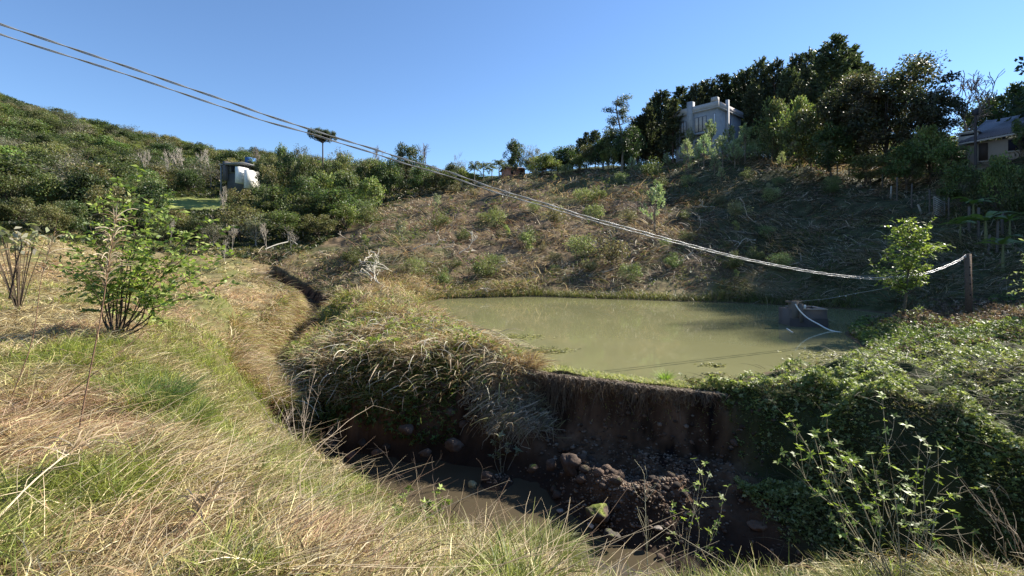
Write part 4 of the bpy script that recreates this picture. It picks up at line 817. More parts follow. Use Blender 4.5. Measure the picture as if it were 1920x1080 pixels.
g = Geo(); boxg(g, (-.22, -.69, 1.08), (-.14, -.66, 1.24), (.75, .75, .72)); g.build('plastic_fitting', M_paint, root)
pw_ = lambda px, py, D: P(px, py, D)
def cable(name, pts, r, col, label, cat, n=60, mat=M_cable, strands=1, tw=9.0, group=None, k=6):
    p = curve(pts, n); B = p[0].copy(); root = p - B; g = Geo()
    if strands == 1: tube(g, root, r, col, k)
    else:
        T = nrm(np.gradient(root, axis=0)); A = nrm(np.cross(T, [0, 0, 1.])); Bv = np.cross(A, T); s = np.concatenate([[0], np.cumsum(np.linalg.norm(np.diff(root, axis=0), axis=1))])
        for q in range(strands):
            ph = s * tw + q * 6.283 / strands; tube(g, root + (A * np.cos(ph)[:, None] + Bv * np.sin(ph)[:, None]) * r, r * .95, col, 5)
    return tag(g.build(name, mat, loc=tuple(B), smooth=True), label, cat, group)
cable('water_hose', [P(1491, 570, 20.2), P(1500, 583, 20.1), P(1514, 596, 19.9), P(1535, 608, 19.6), P(1556, 619, 19.2), P(1580, 624, 18.9), P(1612, 628, 18.7)], .026, (.8, .8, .76), 'white plastic hose sagging from the concrete box to the right shore', 'hose', 30, M_paint)
cable('wire', [P(1497, 565, 20.3), P(1550, 560, 19.9), P(1600, 551, 19.4), P(1660, 540, 18.8), P(1698, 528, 18.3)], .006, (.45, .45, .43), 'thin wire from the concrete box to the young tree', 'wire', 24)
for i, (px, py, D) in enumerate([(1574, 555.5, 19.7), (1586, 555, 19.6), (1604, 550.5, 19.4)]):
    W, F, c = rock_mesh(610 + i, 2, col=(.7, .7, .66), amp=.2); g = Geo(); g.add(W * .035, F, c); tag(g.build('wire_knot', M_paint, loc=tuple(P(px, py, D))), 'pale knot on the thin wire, %s from the concrete box' % ['first', 'second', 'third'][i], 'knot')
a = P(1475, 616, 19.8); a[2] = .012; b = P(1487, 624, 18.7); b[2] = .012
cable('floating_stick', [a, (a + b) / 2, b], .02, (.75, .73, .66), 'white stick floating on the pond before the concrete box', 'stick', 5, M_paint)
g = Geo(); rng = np.random.default_rng(620); B = col_at(1817, 20); root = empty('cable_post', B); tag(root, 'brown squared timber post that holds the cables on the right shore', 'post')
hp = P(1813, 476, 20)[2] - B[2]; boxg(g, (-.085, -.08, -.3), (.085, .08, hp), (.13, .095, .07)); g.build('timber', M_wood, root)
for z in (.8, 1.25, 1.62, 1.95): g = Geo(); boxg(g, (-.03, -.084, z), (.03, -.078, z + .07), (.02, .015, .012)); g.build('bolt_hole', M_wood, root)
g = Geo(); tube(g, [(-.16, 0, hp - .12), (-.08, 0, hp - .12)], .035, (.6, .6, .58), 8); g.build('insulator', M_paint, root)
root.rotation_euler = (0, math.radians(-1.2), 0)
def cpt(px, py, off=0.0):
    k = (px - 960) / FP; t = (19 - 20 * k) / (27.53 - 12 * k); y = 20 - 12 * t + off; return P(px, py, y)
UP = [(1811,478),(1798,487),(1761,503),(1722,514),(1680,519),(1622,520),(1533,510),(1400,485),(1280,455),(1200,433),(1100,406),(1027,383),(930,354),(843,323),(760,299),(703,280),(640,261),(580,242),(500,216),(430,191),(333,158),(250,129),(166,101),(80,72),(0,45),(-120,3),(-300,-60)]
LO = [(1811,481),(1798,490),(1761,506),(1722,517),(1680,522),(1622,523),(1533,513),(1400,488),(1280,459),(1200,438),(1100,411),(1027,389),(930,361),(843,331),(760,307),(703,288),(640,269),(580,250),(500,228),(430,205),(333,172),(250,144),(166,117),(80,90),(0,64),(-120,22),(-300,-40)]
cable('power_cable', [cpt(*q) for q in UP], .0115, (.34, .33, .31), 'upper twisted pair of power cables crossing the photo to the post', 'cable', 900, strands=2, tw=5)
cable('power_cable', [cpt(*q, .25) for q in LO], .0105, (.34, .33, .31), 'lower power cable running just under the twisted pair', 'cable', 500, strands=2, tw=4)
cable('service_wire', [P(1809, 482, 20.3), P(1760, 497, 20.6), P(1700, 510, 21), P(1610, 517, 21.5), P(1500, 509, 22)], .006, (.2, .2, .2), 'thin dark wire ending short behind the sagging cables near the post', 'wire', 24)

# floating leaf mats on the pond
rng = np.random.default_rng(630)
for i, (px, py, w, lab) in enumerate([(1338,685,.35,'small floating leaf mat in the open pond near the dam'),(1340,703,.3,'leaf mat almost touching the dam at its right end'),(1306,716,.3,'pale leaf mat beside the dam crest near the green tuft'),(1575,668,1.5,'long yellowish floating mat at the right shore of the pond'),(1010,656,1.0,'dark floating weed patch near the mound corner'),(960,632,1.2,'pale floating scum patch beside the mound'),(1035,660,.6,'bright small weed patch right of the dark patch near the mound')]):
    c = P(px, py, 2700 / (py - 480)); n = int(90 * w / .4); x = rng.normal(0, w * .42, n); y = rng.normal(0, w * .16 + .05, n); g = Geo(); rosettes(g, x, y, rng.uniform(.012, .03, n), rng.uniform(.04, .08, n), [(.24,.23,.09),(.32,.30,.14),(.14,.15,.06)], rng, 4, .12, .6)
    tag(g.build('floating_weed', M_ivy, loc=(c[0], c[1], 0)), lab, 'water weed')

# fence on the right slope
rng = np.random.default_rng(640)
FG = 'grey fence posts climbing the right slope'
for i, (px, top, bot, tl) in enumerate([(1655,320,358,0),(1670,349,372,.05),(1682,333,377,0),(1710,345,390,0),(1727,384,401,-.35),(1743,356,404,0),(1779,371,412,0),(1817,388,438,0),(1869,415,474,.03),(1853,442,478,.08),(1835,390,455,0),(1632,322,350,0),(1622,325,347,0),(1610,318,342,0),(1592,312,338,0),(1570,310,334,0),(1556,308,331,0),(1880,400,440,0),(1900,380,430,0)]):
    c = hit(px, bot); h = max(.6, (bot - top) / FP * c[1]); g = Geo(); r = rng.uniform(.055, .085); tube(g, [(0, 0, -.3), (rng.normal(0, .015), 0, h * .5), (0, 0, h - .03), (0, 0, h)], [r, r * .95, r * .9, r * .6], (.11, .095, .08) if i not in (1, 4) else (.34, .31, .26), 7)
    o = g.build('fence_post', M_wood, loc=tuple(c)); o.rotation_euler = (0, tl, 0)
    lab = {1: 'short pale weathered stake between two taller grey fence posts', 4: 'short stake tilting left beside the slatted gate', 8: 'tall thick fence post nearest the right edge', 9: 'pale bottomed fence post left of the thick one by the banana plants', 5: 'fence post at the left side of the slatted gate', 6: 'fence post at the right side of the slatted gate'}.get(i, 'plain grey fence post on the shaded right slope'); tag(o, lab, 'fence post', FG)
c = hit(1761, 411); root = empty('slatted_gate', c, .3); tag(root, 'low slatted gate of pale split boards on the right slope', 'gate'); g = Geo()
for i in range(9): boxg(g, (-.55, -.02, .12 + i * .15), (.55, .02, .12 + i * .15 + .06), (.42, .38, .33), R=np.array([[1, 0, 0], [0, 1, 0], [-.35, 0, 1]]))
g.build('slat', M_wood, root); g = Geo(); boxg(g, (-.6, -.03, 0), (-.54, .03, 1.5), (.2, .17, .14), R=np.eye(3)); boxg(g, (.54, -.03, -.2), (.6, .03, 1.25), (.2, .17, .14)); g.build('gate_stile', M_wood, root)
for i, (px, bot, h) in enumerate([(540,459,1.0),(568,452,.9),(632,415,1.2),(645,410,1.0),(700,372,1.0),(735,362,1.0),(756,356,1.0),(555,448,1.1)]):
    c = hit(px, bot); g = Geo(); tube(g, [(0, 0, -.2), (.02, 0, h * .5), (0, 0, h)], [.05, .045, .04], (.34, .30, .25), 6)
    tag(g.build('fence_stake', M_wood, loc=tuple(c)), ['pale stake at the upper end of the fallen white pole by the gully','thin stake just right of the fallen white pole by the gully','stake at the lower end of the long white log on the slope','second stake beside the long white log on the slope','stake on the grass track above the long white log','stake in the middle of the grassy track','uppermost stake along the grassy track','stake in the dry grass above the gully head'][i], 'stake')
for i, (a, b, r, lab) in enumerate([((497,472),(540,459),.07,'fallen white pole lying above the head of the gully'),((636,414),(716,381),.10,'long white log lying on the left part of the felled slope'),((541,458),(558,466),.05,'short pale rail leaning from the stake above the gully')]):
    p, q = hit(*a), hit(*b); p[2] += .25; q[2] += .3; cable('fallen_log', [p, (p + q) / 2 + [0, 0, .1], q], r, (.5, .47, .4), lab, 'log', 7, M_wood)
# felled branches on the slope
rng = np.random.default_rng(650)
BR = [(775,470,3.4,'white forked branch in the middle of the felled slope'),(800,495,2.2,'pale branch below the white forked branch'),(745,515,3.2,'long bleached forked branch near the bottom of the felled slope'),(860,480,3.0,'thin white branch pointing right low on the slope'),(830,470,2.2,''),(905,420,2.8,''),(940,380,2.6,''),(1010,440,2.4,''),(690,470,1.8,''),(720,540,2.5,'white branch lying just above the mound'),(880,555,1.8,''),(1100,470,2.5,''),(1130,515,2.2,''),(1250,510,2.4,''),(1180,480,2.0,''),(1300,440,2.6,''),(1380,470,2.4,''),(1420,420,2.6,''),(1480,380,2.5,''),(1480,500,2.2,''),(1060,350,2.6,''),(980,345,2.4,''),(1120,340,2.6,''),(850,360,2.4,''),(650,450,1.6,''),(1560,440,2.2,''),(1340,390,2.4,''),(920,520,2.2,''),(1010,520,1.8,''),(960,460,2.5,'')]
for i, (px, py, L, lab) in enumerate(BR):
    c = hit(px, py); out = []; tips = []; a = rng.uniform(-.5, 1.2) if rng.random() < .7 else rng.uniform(1.8, 3.4); grow(rng, (0, 0, .12), (math.cos(a), math.sin(a) * .8, .28), L * .42, .05, 4, out, tips, .45, (1, 3), .02, .75, .15)
    g = Geo(); branch_geo(g, out, (.60, .55, .44) if lab else (.46, .40, .31), 4, .024); sl = (gz(c[0], c[1] + 1) - c[2]); o = g.build('felled_branch', M_bark, loc=tuple(c)); o.rotation_euler = (math.atan(max(0, sl)) * .7, 0, 0)
    zn = ['upper', 'middle', 'lower'][0 if py < 390 else (1 if py < 480 else 2)] + ' ' + ['left', 'central', 'right'][0 if px < 880 else (1 if px < 1200 else 2)]; tag(o, lab or 'grey leafless felled branch on the %s part of the slope' % zn, 'branch', 'felled branches on the slope')

# ------------------------------------------------------------------ trees
def crown_leaves(g, rng, centres, cr, per, ls, pal, squash=.75, hang=0.0, shade=None):
    for c, r in zip(centres, cr):
        n = per; v = nrm(rng.normal(size=(n, 3))) * (rng.random((n, 1)) ** .45) * r * [1, 1, squash]; base = c + v
        d = nrm(nrm(v) + rng.normal(0, .7, (n, 3)) - [0, 0, hang]); nor = nrm(nrm(v) * .5 + rng.normal(0, .6, (n, 3)) + [0, 0, .5])
        base_c = np.asarray(pal[rng.integers(0, len(pal))]) * rng.uniform(.75, 1.25)
        leafs(g, base, d, nor, ls * rng.uniform(.6, 1.3, n), ls * .55 * rng.uniform(.7, 1.3, n), jitter(rng, base_c, n, .22, .08))
def park(o):
    o.location = (0, 0, -500); PROTO.append(o)
def broadleaf(name, seed, H, W, ncl, per, ls, pal, base=.35, bark=(.10,.08,.06), cr=.2, squash=.75, hang=0, shell=.5, r0=.02, top=1.0):
    rng = np.random.default_rng(seed); root = empty(name); gt = Geo(); gl = Geo()
    zc = H * (base + 1) / 2; rz_ = H * (1 - base) / 2; v = nrm(rng.normal(size=(ncl, 3)) + [0, 0, .25]); rad = shell + (1 - shell) * rng.random((ncl, 1)) ** .5
    lob = 1 + .28 * np.sin(np.arctan2(v[:, 1], v[:, 0]) * 3 + seed)[:, None] * (1 - np.abs(v[:, 2:3])) + rng.normal(0, .14, (ncl, 1))
    C_ = np.array([0, 0, zc]) + v * rad * lob * [W / 2 * .85, W / 2 * .85, rz_ * .9]
    cr_ = W * cr * (.4 + .95 * rng.random(ncl) ** 1.3)
    r = H * r0; lean = rng.normal(0, .04 * H, 2); tr = curve([(0, 0, -.4), (lean[0] * .3, lean[1] * .3, H * base * .6), (lean[0], lean[1], H * base * 1.2), (lean[0] * 1.2, lean[1] * 1.2, H * .85)], 9)
    tube(gt, tr, np.linspace(r * 1.3, r * .2, 9), bark, 7)
    for c in C_[: min(ncl, 26)]:
        q = tr[rng.integers(4, 8)]; tube(gt, curve([q, q * .5 + c * .5 + [0, 0, -.03 * H], c], 5), np.linspace(r * .4, r * .08, 5), bark, 4)
    crown_leaves(gl, rng, C_, cr_, per, ls, pal, squash, hang); gt.build('trunk', M_bark, root); gl.build('crown', M_leaf, root); return root, H, W
DK = [(.05,.07,.028),(.07,.095,.035),(.09,.115,.045)]; MD = [(.10,.13,.04),(.13,.16,.055),(.08,.10,.035),(.16,.165,.075)]
LG = [(.18,.22,.065),(.23,.26,.09),(.13,.16,.05)]; GY = [(.17,.165,.11),(.22,.205,.15),(.12,.12,.08)]; OL = [(.16,.155,.065),(.20,.185,.085),(.12,.125,.05)]
T = {}
T['dark'] = [broadleaf('dark_tree', 700 + i, 8, 7.5, 44, 120, .38, DK, .22) for i in range(3)]
T['mid'] = [broadleaf('green_tree', 710 + i, 8, 8, 42, 120, .38, MD, .2) for i in range(3)]
T['light'] = [broadleaf('light_tree', 720 + i, 7, 6.5, 26, 150, .36, LG, .2) for i in range(2)]
T['grey'] = [broadleaf('grey_tree', 730 + i, 8, 7, 26, 80, .28, GY, .25, (.30,.27,.22), .2) for i in range(2)]
T['olive'] = [broadleaf('olive_tree', 740 + i, 8, 8, 28, 140, .36, OL, .2) for i in range(2)]
T['bigdark'] = [broadleaf('spreading_tree', 750, 13, 13, 95, 210, .30, [(.055,.06,.035),(.075,.08,.04),(.08,.07,.045)], .22, (.06,.05,.045), .115, .6, .1, .25, .017)]
T['bush'] = [broadleaf('bush', 760 + i, 2.2, 2.4, 16, 130, .13, [[(.19,.22,.09),(.25,.28,.13)], [(.13,.155,.055),(.18,.20,.08)], [(.19,.17,.09),(.25,.22,.13)]][i], .02, (.12,.1,.07), .24, .8, 0, .3, .012) for i in range(3)]
T['sparse'] = [broadleaf('sapling_tree', 770 + i, 3.2, 1.7, 15, 60, .16, [[(.24,.29,.10),(.32,.36,.15)], [(.24,.25,.15),(.3,.3,.2)]][i] , .38, (.25,.22,.17), .17, 1.0, 0, .2, .010) for i in range(2)]
# tall wispy eucalyptus
def euc():
    rng = np.random.default_rng(780); root = empty('eucalyptus'); gt = Geo(); gl = Geo(); H = 15
    tr = curve([(0, 0, -.4), (.3, 0, 4), (-.2, 0, 8), (-.9, 0, 11.5), (-.6, 0, 14)], 14); tube(gt, tr, np.linspace(.26, .05, 14), (.2, .17, .14), 7); cs = []; rs = []
    for i in range(30):
        z = rng.uniform(.28, 1); q = tr[int(z * 13)]; a = rng.uniform(0, 6.28); L = rng.uniform(1.2, 3.6) * (1.15 - .6 * z); e = q + [math.cos(a) * L, math.sin(a) * L, L * rng.uniform(.1, .6)]
        tube(gt, curve([q, q * .4 + e * .6 + [0, 0, -.2], e], 6), np.linspace(.07, .02, 6), (.2, .17, .14), 4); cs.append(e); rs.append(rng.uniform(.55, 1.15))
        if rng.random() < .6: cs.append(q * .45 + e * .55 + rng.normal(0, .2, 3)); rs.append(.6)
    crown_leaves(gl, rng, np.array(cs), rs, 85, .26, [(.055,.07,.04),(.08,.095,.055),(.1,.11,.07)], .7, .6); gt.build('trunk', M_bark, root); gl.build('crown', M_leaf, root); return root, H, 7
T['euc'] = [euc()]
def pine(seed, H, W, base, n, pal, name='pine_tree', tl=.75, bark=(.13,.09,.07), upt=.8, per=13, nw=.045, dens=1.0):
    rng = np.random.default_rng(seed); root = empty(name); gt = Geo(); gl = Geo(); tr = curve([(0, 0, -.4), (rng.normal(0, .1), 0, H * .5), (rng.normal(0, .1), 0, H)], 10)
    tube(gt, tr, np.linspace(H * .013 + .03, .025, 10), bark, 6); P0 = []; D0 = []
    for i in range(n):
        u = rng.random() ** .8; z = H * (base + (1 - base) * u); R = W / 2 * ((1 - u) ** .75 + .12) * rng.uniform(.55, 1.1); a = rng.uniform(0, 6.28)
        q = np.array([0, 0, z]); e = q + [math.cos(a) * R, math.sin(a) * R, R * rng.uniform(.1, .55)]; b = curve([q, (q + e) / 2 - [0, 0, .08 * R], e], 5); tube(gt, b, np.linspace(.035, .012, 5), bark, 3)
        for j in range(3 if R > .8 else 2):
            t = [1, .75, .5][j]; p0 = q + (e - q) * t + rng.normal(0, .1 * R, 3) * (j > 0); d = nrm(np.array([math.cos(a), math.sin(a), 0]) * .5 + [0, 0, upt] + rng.normal(0, .25, 3)); P0.append(p0); D0.append(d)
    P0.append(np.array([0, 0, H - .1])); D0.append(np.array([0, 0, 1.])); P0 = np.array(P0); D0 = np.array(D0); m = len(P0); k = per
    t = rng.random((m, k)) ** .8; b = P0[:, None] + D0[:, None] * (t * tl)[..., None]; nd = nrm(D0[:, None] * .9 + rng.normal(0, .55, (m, k, 3))); L = tl * .42 * rng.uniform(.6, 1.2, (m, k))
    leafs(gl, b.reshape(-1, 3), nd.reshape(-1, 3), nrm(rng.normal(size=(m * k, 3))), L.ravel(), nw * rng.uniform(.7, 1.4, m * k), np.repeat(pick(rng, pal, m, .2), k, axis=0))
    gt.build('trunk', M_bark, root); gl.build('crown', M_leaf, root); return root, H, W
PN = [(.075,.09,.045),(.10,.115,.06),(.06,.07,.04)]
T['pine'] = [pine(800 + i, 15, [6.4, 5.8, 7.2][i], [.10, .14, .06][i], 210, PN, tl=1.0, nw=.17, per=16) for i in range(3)]
T['pinesap'] = [pine(810 + i, 3.4, [1.9, 1.5][i], .22, [40, 28][i], [(.30,.35,.20),(.38,.42,.28),(.22,.27,.13)], 'pine_sapling', .55, (.2,.16,.12), 1.3, 20, .05) for i in range(2)]
def bare(seed, H, col, lev=5, name='bare_tree', spread=.45, r=.13):
    rng = np.random.default_rng(seed); root = empty(name); out = []; tips = []; grow(rng, (0, 0, -.3), (0, 0, 1), H * .34, r, lev, out, tips, spread, (2, 4), .12, .74, .1)
    g = Geo(); tk = [o for o in out if o[1] > r * .5]; br = [o for o in out if o[1] <= r * .5]; branch_geo(g, tk, col, 6, .012); g.build('trunk', M_bark, root); g = Geo(); branch_geo(g, br, col, 3, .021); g.build('branches', M_bark, root); return root, H, H * .8
T['bare'] = [bare(820 + i, 9, (.22, .18, .15)) for i in range(3)]
T['paletree'] = [bare(830 + i, 9, (.42, .37, .30), 5, 'pale_bare_tree') for i in range(2)]
def palm():
    rng = np.random.default_rng(840); root = empty('palm_tree'); g = Geo(); tr = curve([(0, 0, -.3), (.1, 0, 2), (.05, 0, 2.7)], 8); tube(g, tr, np.linspace(.14, .09, 8), (.28, .26, .22), 7); g.build('trunk', M_bark, root)
    g = Geo(); m = 20
    for i in range(m):
        a = i * 2.4 + rng.normal(0, .2); L = rng.uniform(1.9, 2.6); e0 = rng.uniform(-.2, 1.55); t = np.linspace(0, 1, 9); el = e0 - t ** 1.5 * (e0 * .5 + rng.uniform(.3, 1.8)); h = np.cumsum(np.cos(el)) * L / 9; v = np.cumsum(np.sin(el)) * L / 9
        rc = np.stack([h * math.cos(a), h * math.sin(a), 2.7 + v], -1); tube(g, rc, np.linspace(.03, .01, 9), (.16, .18, .07), 3)
        tt = rng.uniform(.12, 1, 60); q = np.stack([np.interp(tt, t, rc[:, k]) for k in range(3)], -1); s = np.array([-math.sin(a), math.cos(a), 0]) * rng.choice([-1, 1], 60)[:, None]; leafs(g, q, s + rng.normal(0, .2, (60, 3)) + np.array([math.cos(a) * .5, math.sin(a) * .5, -.6]), nrm(rng.normal(0, .4, (60, 3)) + [0, 0, 1]), .5, .07, pick(rng, [(.16,.19,.07),(.22,.25,.11),(.1,.13,.05)], 60))
    g.build('crown', M_leaf, root); return root, 5.6, 4.5
T['palm'] = [palm()]
def araucaria():
    rng = np.random.default_rng(850); root = empty('araucaria'); g = Geo(); H = 12; tr = curve([(0, 0, -.4), (.05, 0, 6), (0, 0, H * .93)], 10); tube(g, tr, np.linspace(.24, .12, 10), (.11, .085, .07), 8); gl = Geo(); cs = []
    for i in range(70):
        a = rng.uniform(0, 6.28); z = H * rng.uniform(.78, .93); R = rng.uniform(.3, 3.7) * (1 if z > H * .85 else .85); e = np.array([math.cos(a) * R, math.sin(a) * R, H * rng.uniform(.87, .97)]); q = np.array([0, 0, z]); tube(g, curve([q, q * .4 + e * .6 - [0, 0, .45], e], 7), np.linspace(.06, .03, 7), (.11, .085, .07), 4); cs += [e, e + rng.normal(0, .25, 3)]
    crown_leaves(gl, rng, np.array(cs), [.5] * len(cs), 90, .22, [(.04,.055,.025),(.055,.07,.03)], .7); g.build('trunk', M_bark, root); gl.build('crown', M_leaf, root); return root, H, 7
T['arau'] = [araucaria()]
def banana(seed):
    rng = np.random.default_rng(seed); root = empty('banana_plant'); g = Geo(); tube(g, [(0, 0, -.2), (.03, 0, 1), (.05, 0, 2.1)], [.12, .1, .06], (.16, .17, .08), 8); g.build('stem', M_bark, root); g = Geo(); n = 9; a = np.arange(n) * 2.4; L = rng.uniform(1.3, 2.0, n)
    t = np.linspace(0, 1, 8)[None]; e0 = rng.uniform(.5, 1.4, n)[:, None]; el = e0 - t * (e0 + .5); h = np.cumsum(np.cos(el) * L[:, None] / 8, 1); v = np.cumsum(np.sin(el) * L[:, None] / 8, 1); path = np.stack([h * np.cos(a)[:, None] + .05, h * np.sin(a)[:, None], 2.0 + v], -1)
    ribbons(g, path, .42 * np.sin(np.clip(t * 2.7 + .3, 0, 3.0)) * np.ones((n, 1)), pick(rng, [(.12,.17,.04),(.17,.22,.06)], n), side=np.stack([-np.sin(a), np.cos(a), np.full(n, .25)], -1)); g.build('crown', M_ivy, root); return root, 3.4, 3
T['banana'] = [banana(860), banana(861)]
CAT = dict(dark='tree', mid='tree', light='tree', grey='tree', olive='tree', bigdark='tree', bush='bush', shadebush='bush', sparse='sapling', euc='eucalyptus', pine='pine tree', pinesap='pine sapling', bare='bare tree', paletree='bare tree', palm='palm tree', arau='araucaria', banana='banana plant')
used = set(); trng = np.random.default_rng(900)
def put(kind, x, y, H=None, W=None, label=None, group=None, z=None, rz=None, var=None, sink=.15):
    L = T[kind]; i = int(trng.integers(0, len(L))) if var is None else var; o, h0, w0 = L[i]; s = (H / h0) if H else 1.0; sw = (W / w0) if W else s
    loc = (x, y, (gz(x, y) if z is None else z) - sink * s); r = float(trng.uniform(0, 6.28)) if rz is None else rz
    if (kind, i) not in used:
        used.add((kind, i)); o.location = loc; o.rotation_euler = (0, 0, r); o.scale = (sw, sw, s); tag(o, label, CAT[kind], group); return o
    return dup(o, loc, r, (sw, sw, s), label, CAT[kind], group)
def wood_row():
    for i, (px, D, top, w) in enumerate([(1210,95,232,70),(1250,100,222,70),(1400,90,215,80),(1440,88,210,80),(1480,84,212,80),(1520,82,215,80),(1560,80,215,90),(1610,78,225,90),(1425,82,235,70),(1500,74,242,80),(1660,74,255,90),(1700,72,260,90),(1750,70,255,90),(1290,104,235,60),(1340,106,230,60),(1170,98,262,50),(1590,66,262,70),(1680,62,285,80)]):
        putp(['dark', 'mid', 'olive'][i % 3], px, D, top, w, 'understorey tree filling the wood below the pines on the hilltop', 'understorey of the hilltop wood')
def crest_bushes():
    r = np.random.default_rng(77)
    for i in range(34):
        px = 1180 + i * 18 + r.uniform(-8, 8); D = np.interp(px, [1180, 1345, 1500, 1800], [92, 88, 68, 58]) + r.uniform(-3, 6); x = (px - 960) / FP * D
        H = r.uniform(2.2, 4.2); put('bush', x, D, H, H * 1.5, 'low dark bush on the hilltop at the foot of the wood', 'bushes under the hilltop wood')
def putp(kind, px, D, top, wpx=None, label=None, group=None, **kw):
    """by the photo's column, distance, row of the top and width in photo pixels"""
    x = (px - 960) / FP * D; z = gz(x, D); H = CAMZ + (HZ - top) / FP * D - z; W = wpx / FP * D if wpx else None
    return put(kind, x, D, max(H, .5), W, label, group, z=z, **kw)
# --- the pine wood and the big trees behind the concrete house
PG = 'pine trees behind and beside the grey concrete house'
for i, (px, top, D, w) in enumerate([(1560,84,76,75),(1520,104,84,50),(1495,112,92,45),(1453,122,90,48),(1425,119,92,48),(1480,138,80,45),(1400,136,96,45),(1385,142,100,45),(1352,150,100,45),(1327,156,98,45),(1305,164,96,45),(1280,171,98,45),(1240,177,92,52),(1215,205,88,40),(1590,102,82,60),(1262,195,84,40),(1540,120,92,50),(1440,160,104,50),(1340,175,108,50),(1500,160,76,50),(1600,125,90,50),(1195,222,88,34),(1412,165,86,46),(1375,160,112,50),(1225,190,100,40),(1470,150,110,50),(1560,140,98,55),(1620,135,96,50),(1100,252,100,24),(1116,248,98,26),(1088,262,102,22),(1132,262,96,24)]):
    lab = {0: 'tallest pine tree, its spiky top highest of the wood', 1: 'second tallest pine just left of the tallest one', 2: 'pine tree two crowns left of the tallest pine', 3: 'slim pine rising third right of the grey house', 4: 'slim pine rising second right of the grey house', 5: 'shorter pine between the slim pines and the tallest pine', 6: 'pine whose top stands right over the right corner of the grey house',
     7: 'pine behind the right roof edge of the grey concrete house', 8: 'pine rising behind the chimney of the grey concrete house', 9: 'pine rising behind the middle of the grey house roof', 10: 'pine rising behind the pier of the grey house', 11: 'pine rising at the left corner of the grey house', 12: 'pine with rounded crown just left of the grey concrete house', 13: 'pine between the eucalyptus and the rounded pine',
     14: 'pine just right of the tallest pine', 20: 'pine right of the tallest pine, close to the huge dark tree', 21: 'pine in the dip between the eucalyptus and the grey house', 24: 'rear pine showing left of the rounded pine', 28: 'small pine at the left end of the wood, left of the eucalyptus', 29: 'small pine right beside the leftmost small one', 30: 'tiny pine at the very left end of the pine wood', 31: 'small pine nearest the eucalyptus on its left side'}.get(i, 'rear pine in the wood mostly hidden by other pines')
    putp('pine', px, D, top, w * [1.45, 1.2, 1.6][i % 3], lab, PG)
wood_row(); crest_bushes()
putp('euc', 1165, 84, 168, 78, 'tall wispy eucalyptus at the left end of the pine wood', rz=.2)
putp('dark', 1180, 84, 240, 50, 'dark round tree at the foot of the eucalyptus')
putp('bigdark', 1668, 52, 116, 235, 'huge dark spreading tree on the right hilltop', rz=.5)
putp('bigdark', 1600, 56, 150, 170, 'dark spreading tree joined to the left side of the huge one', rz=2.5)
putp('bigdark', 1728, 50, 165, 130, 'smaller dark tree in front of the right side of the huge one', rz=4)
putp('mid', 1520, 58, 200, 90, 'leafy tree in mixed light left below the huge dark tree')
putp('light', 1500, 60, 175, 60, 'light green tree standing before the pines left of the huge tree')
putp('mid', 1450, 66, 185, 70, 'green tree right behind the grey concrete house')
putp('mid', 1560, 54, 235, 80, 'bushy tree at the left foot of the huge dark tree')
putp('bare', 1812, 58, 128, 200, 'big leafless tree against the sky at the right', rz=1.1, var=0)
for i, (px, top, D, w, k, lab) in enumerate([(1880,168,62,90,'dark','dark tree behind the tiled roof at the right edge'),(1925,158,64,90,'dark','dark tree cut by the right edge above the tiled roof'),(1845,195,66,70,'mid','thin dark tree between the bare tree and the tiled roof'),(1780,262,44,60,'light','bright yellow green tree left of the tiled house'),(1745,230,46,70,'light','yellow green lit tree below the right side of the huge tree'),(1868,284,34,52,'light','sunlit round bush tree in front of the tiled house'),(1925,308,31,70,'mid','dark bush tree below the tiled house at the right edge'),(1800,310,36,70,'mid','shaded leafy tree on the right slope below the yellow green one'),(1915,225,42,28,'light','small yellowish tree at the right edge over the roof'),(1700,268,46,80,'mid','undergrowth tree beneath the huge dark tree'),(1630,290,50,70,'mid','low leafy tree at the trunk of the huge dark tree')]):
    putp(k, px, D, top, w, lab)
for i, (x, y, H, W) in enumerate([(37,33,11,9),(33,28,8,8),(44,40,13,11),(41,30,14,10),(46,27,14,11),(52,36,16,12)]): put('dark', x + 7, y + 2, H, W, 'unseen dark tree added beyond the right edge to shade the slope', 'unseen trees added past the right edge for shade')  # out of view, added to throw shade on the right slope
for i, (x, y) in enumerate([(60,51.5),(66,54),(63,57.5),(72,58),(70,62),(78,63),(58,49.5),(84,68)]): z = gz(x + 29, y + 13); put('bigdark', x + 29, y + 13, 64 - z + i % 3, 15, 'very tall unseen tree added beyond the right edge to shade the pond', 'unseen trees added past the right edge for shade', z=z)  # unseen, oversized trees added to cast shade over the far pond
for i, (px, D, top, w) in enumerate([(1893,30,385,55),(1850,29,372,60),(1880,26,420,50),(1800,31,395,50),(1825,33,350,55)]): putp('banana', px, D, top, None, ['banana plant with upright young leaf at the right edge','banana plant left of the one with the young leaf','low banana plant before the other two at the right edge','banana plant beside the slatted gate','banana plant higher up between gate and tiled house'][i], 'banana plants')
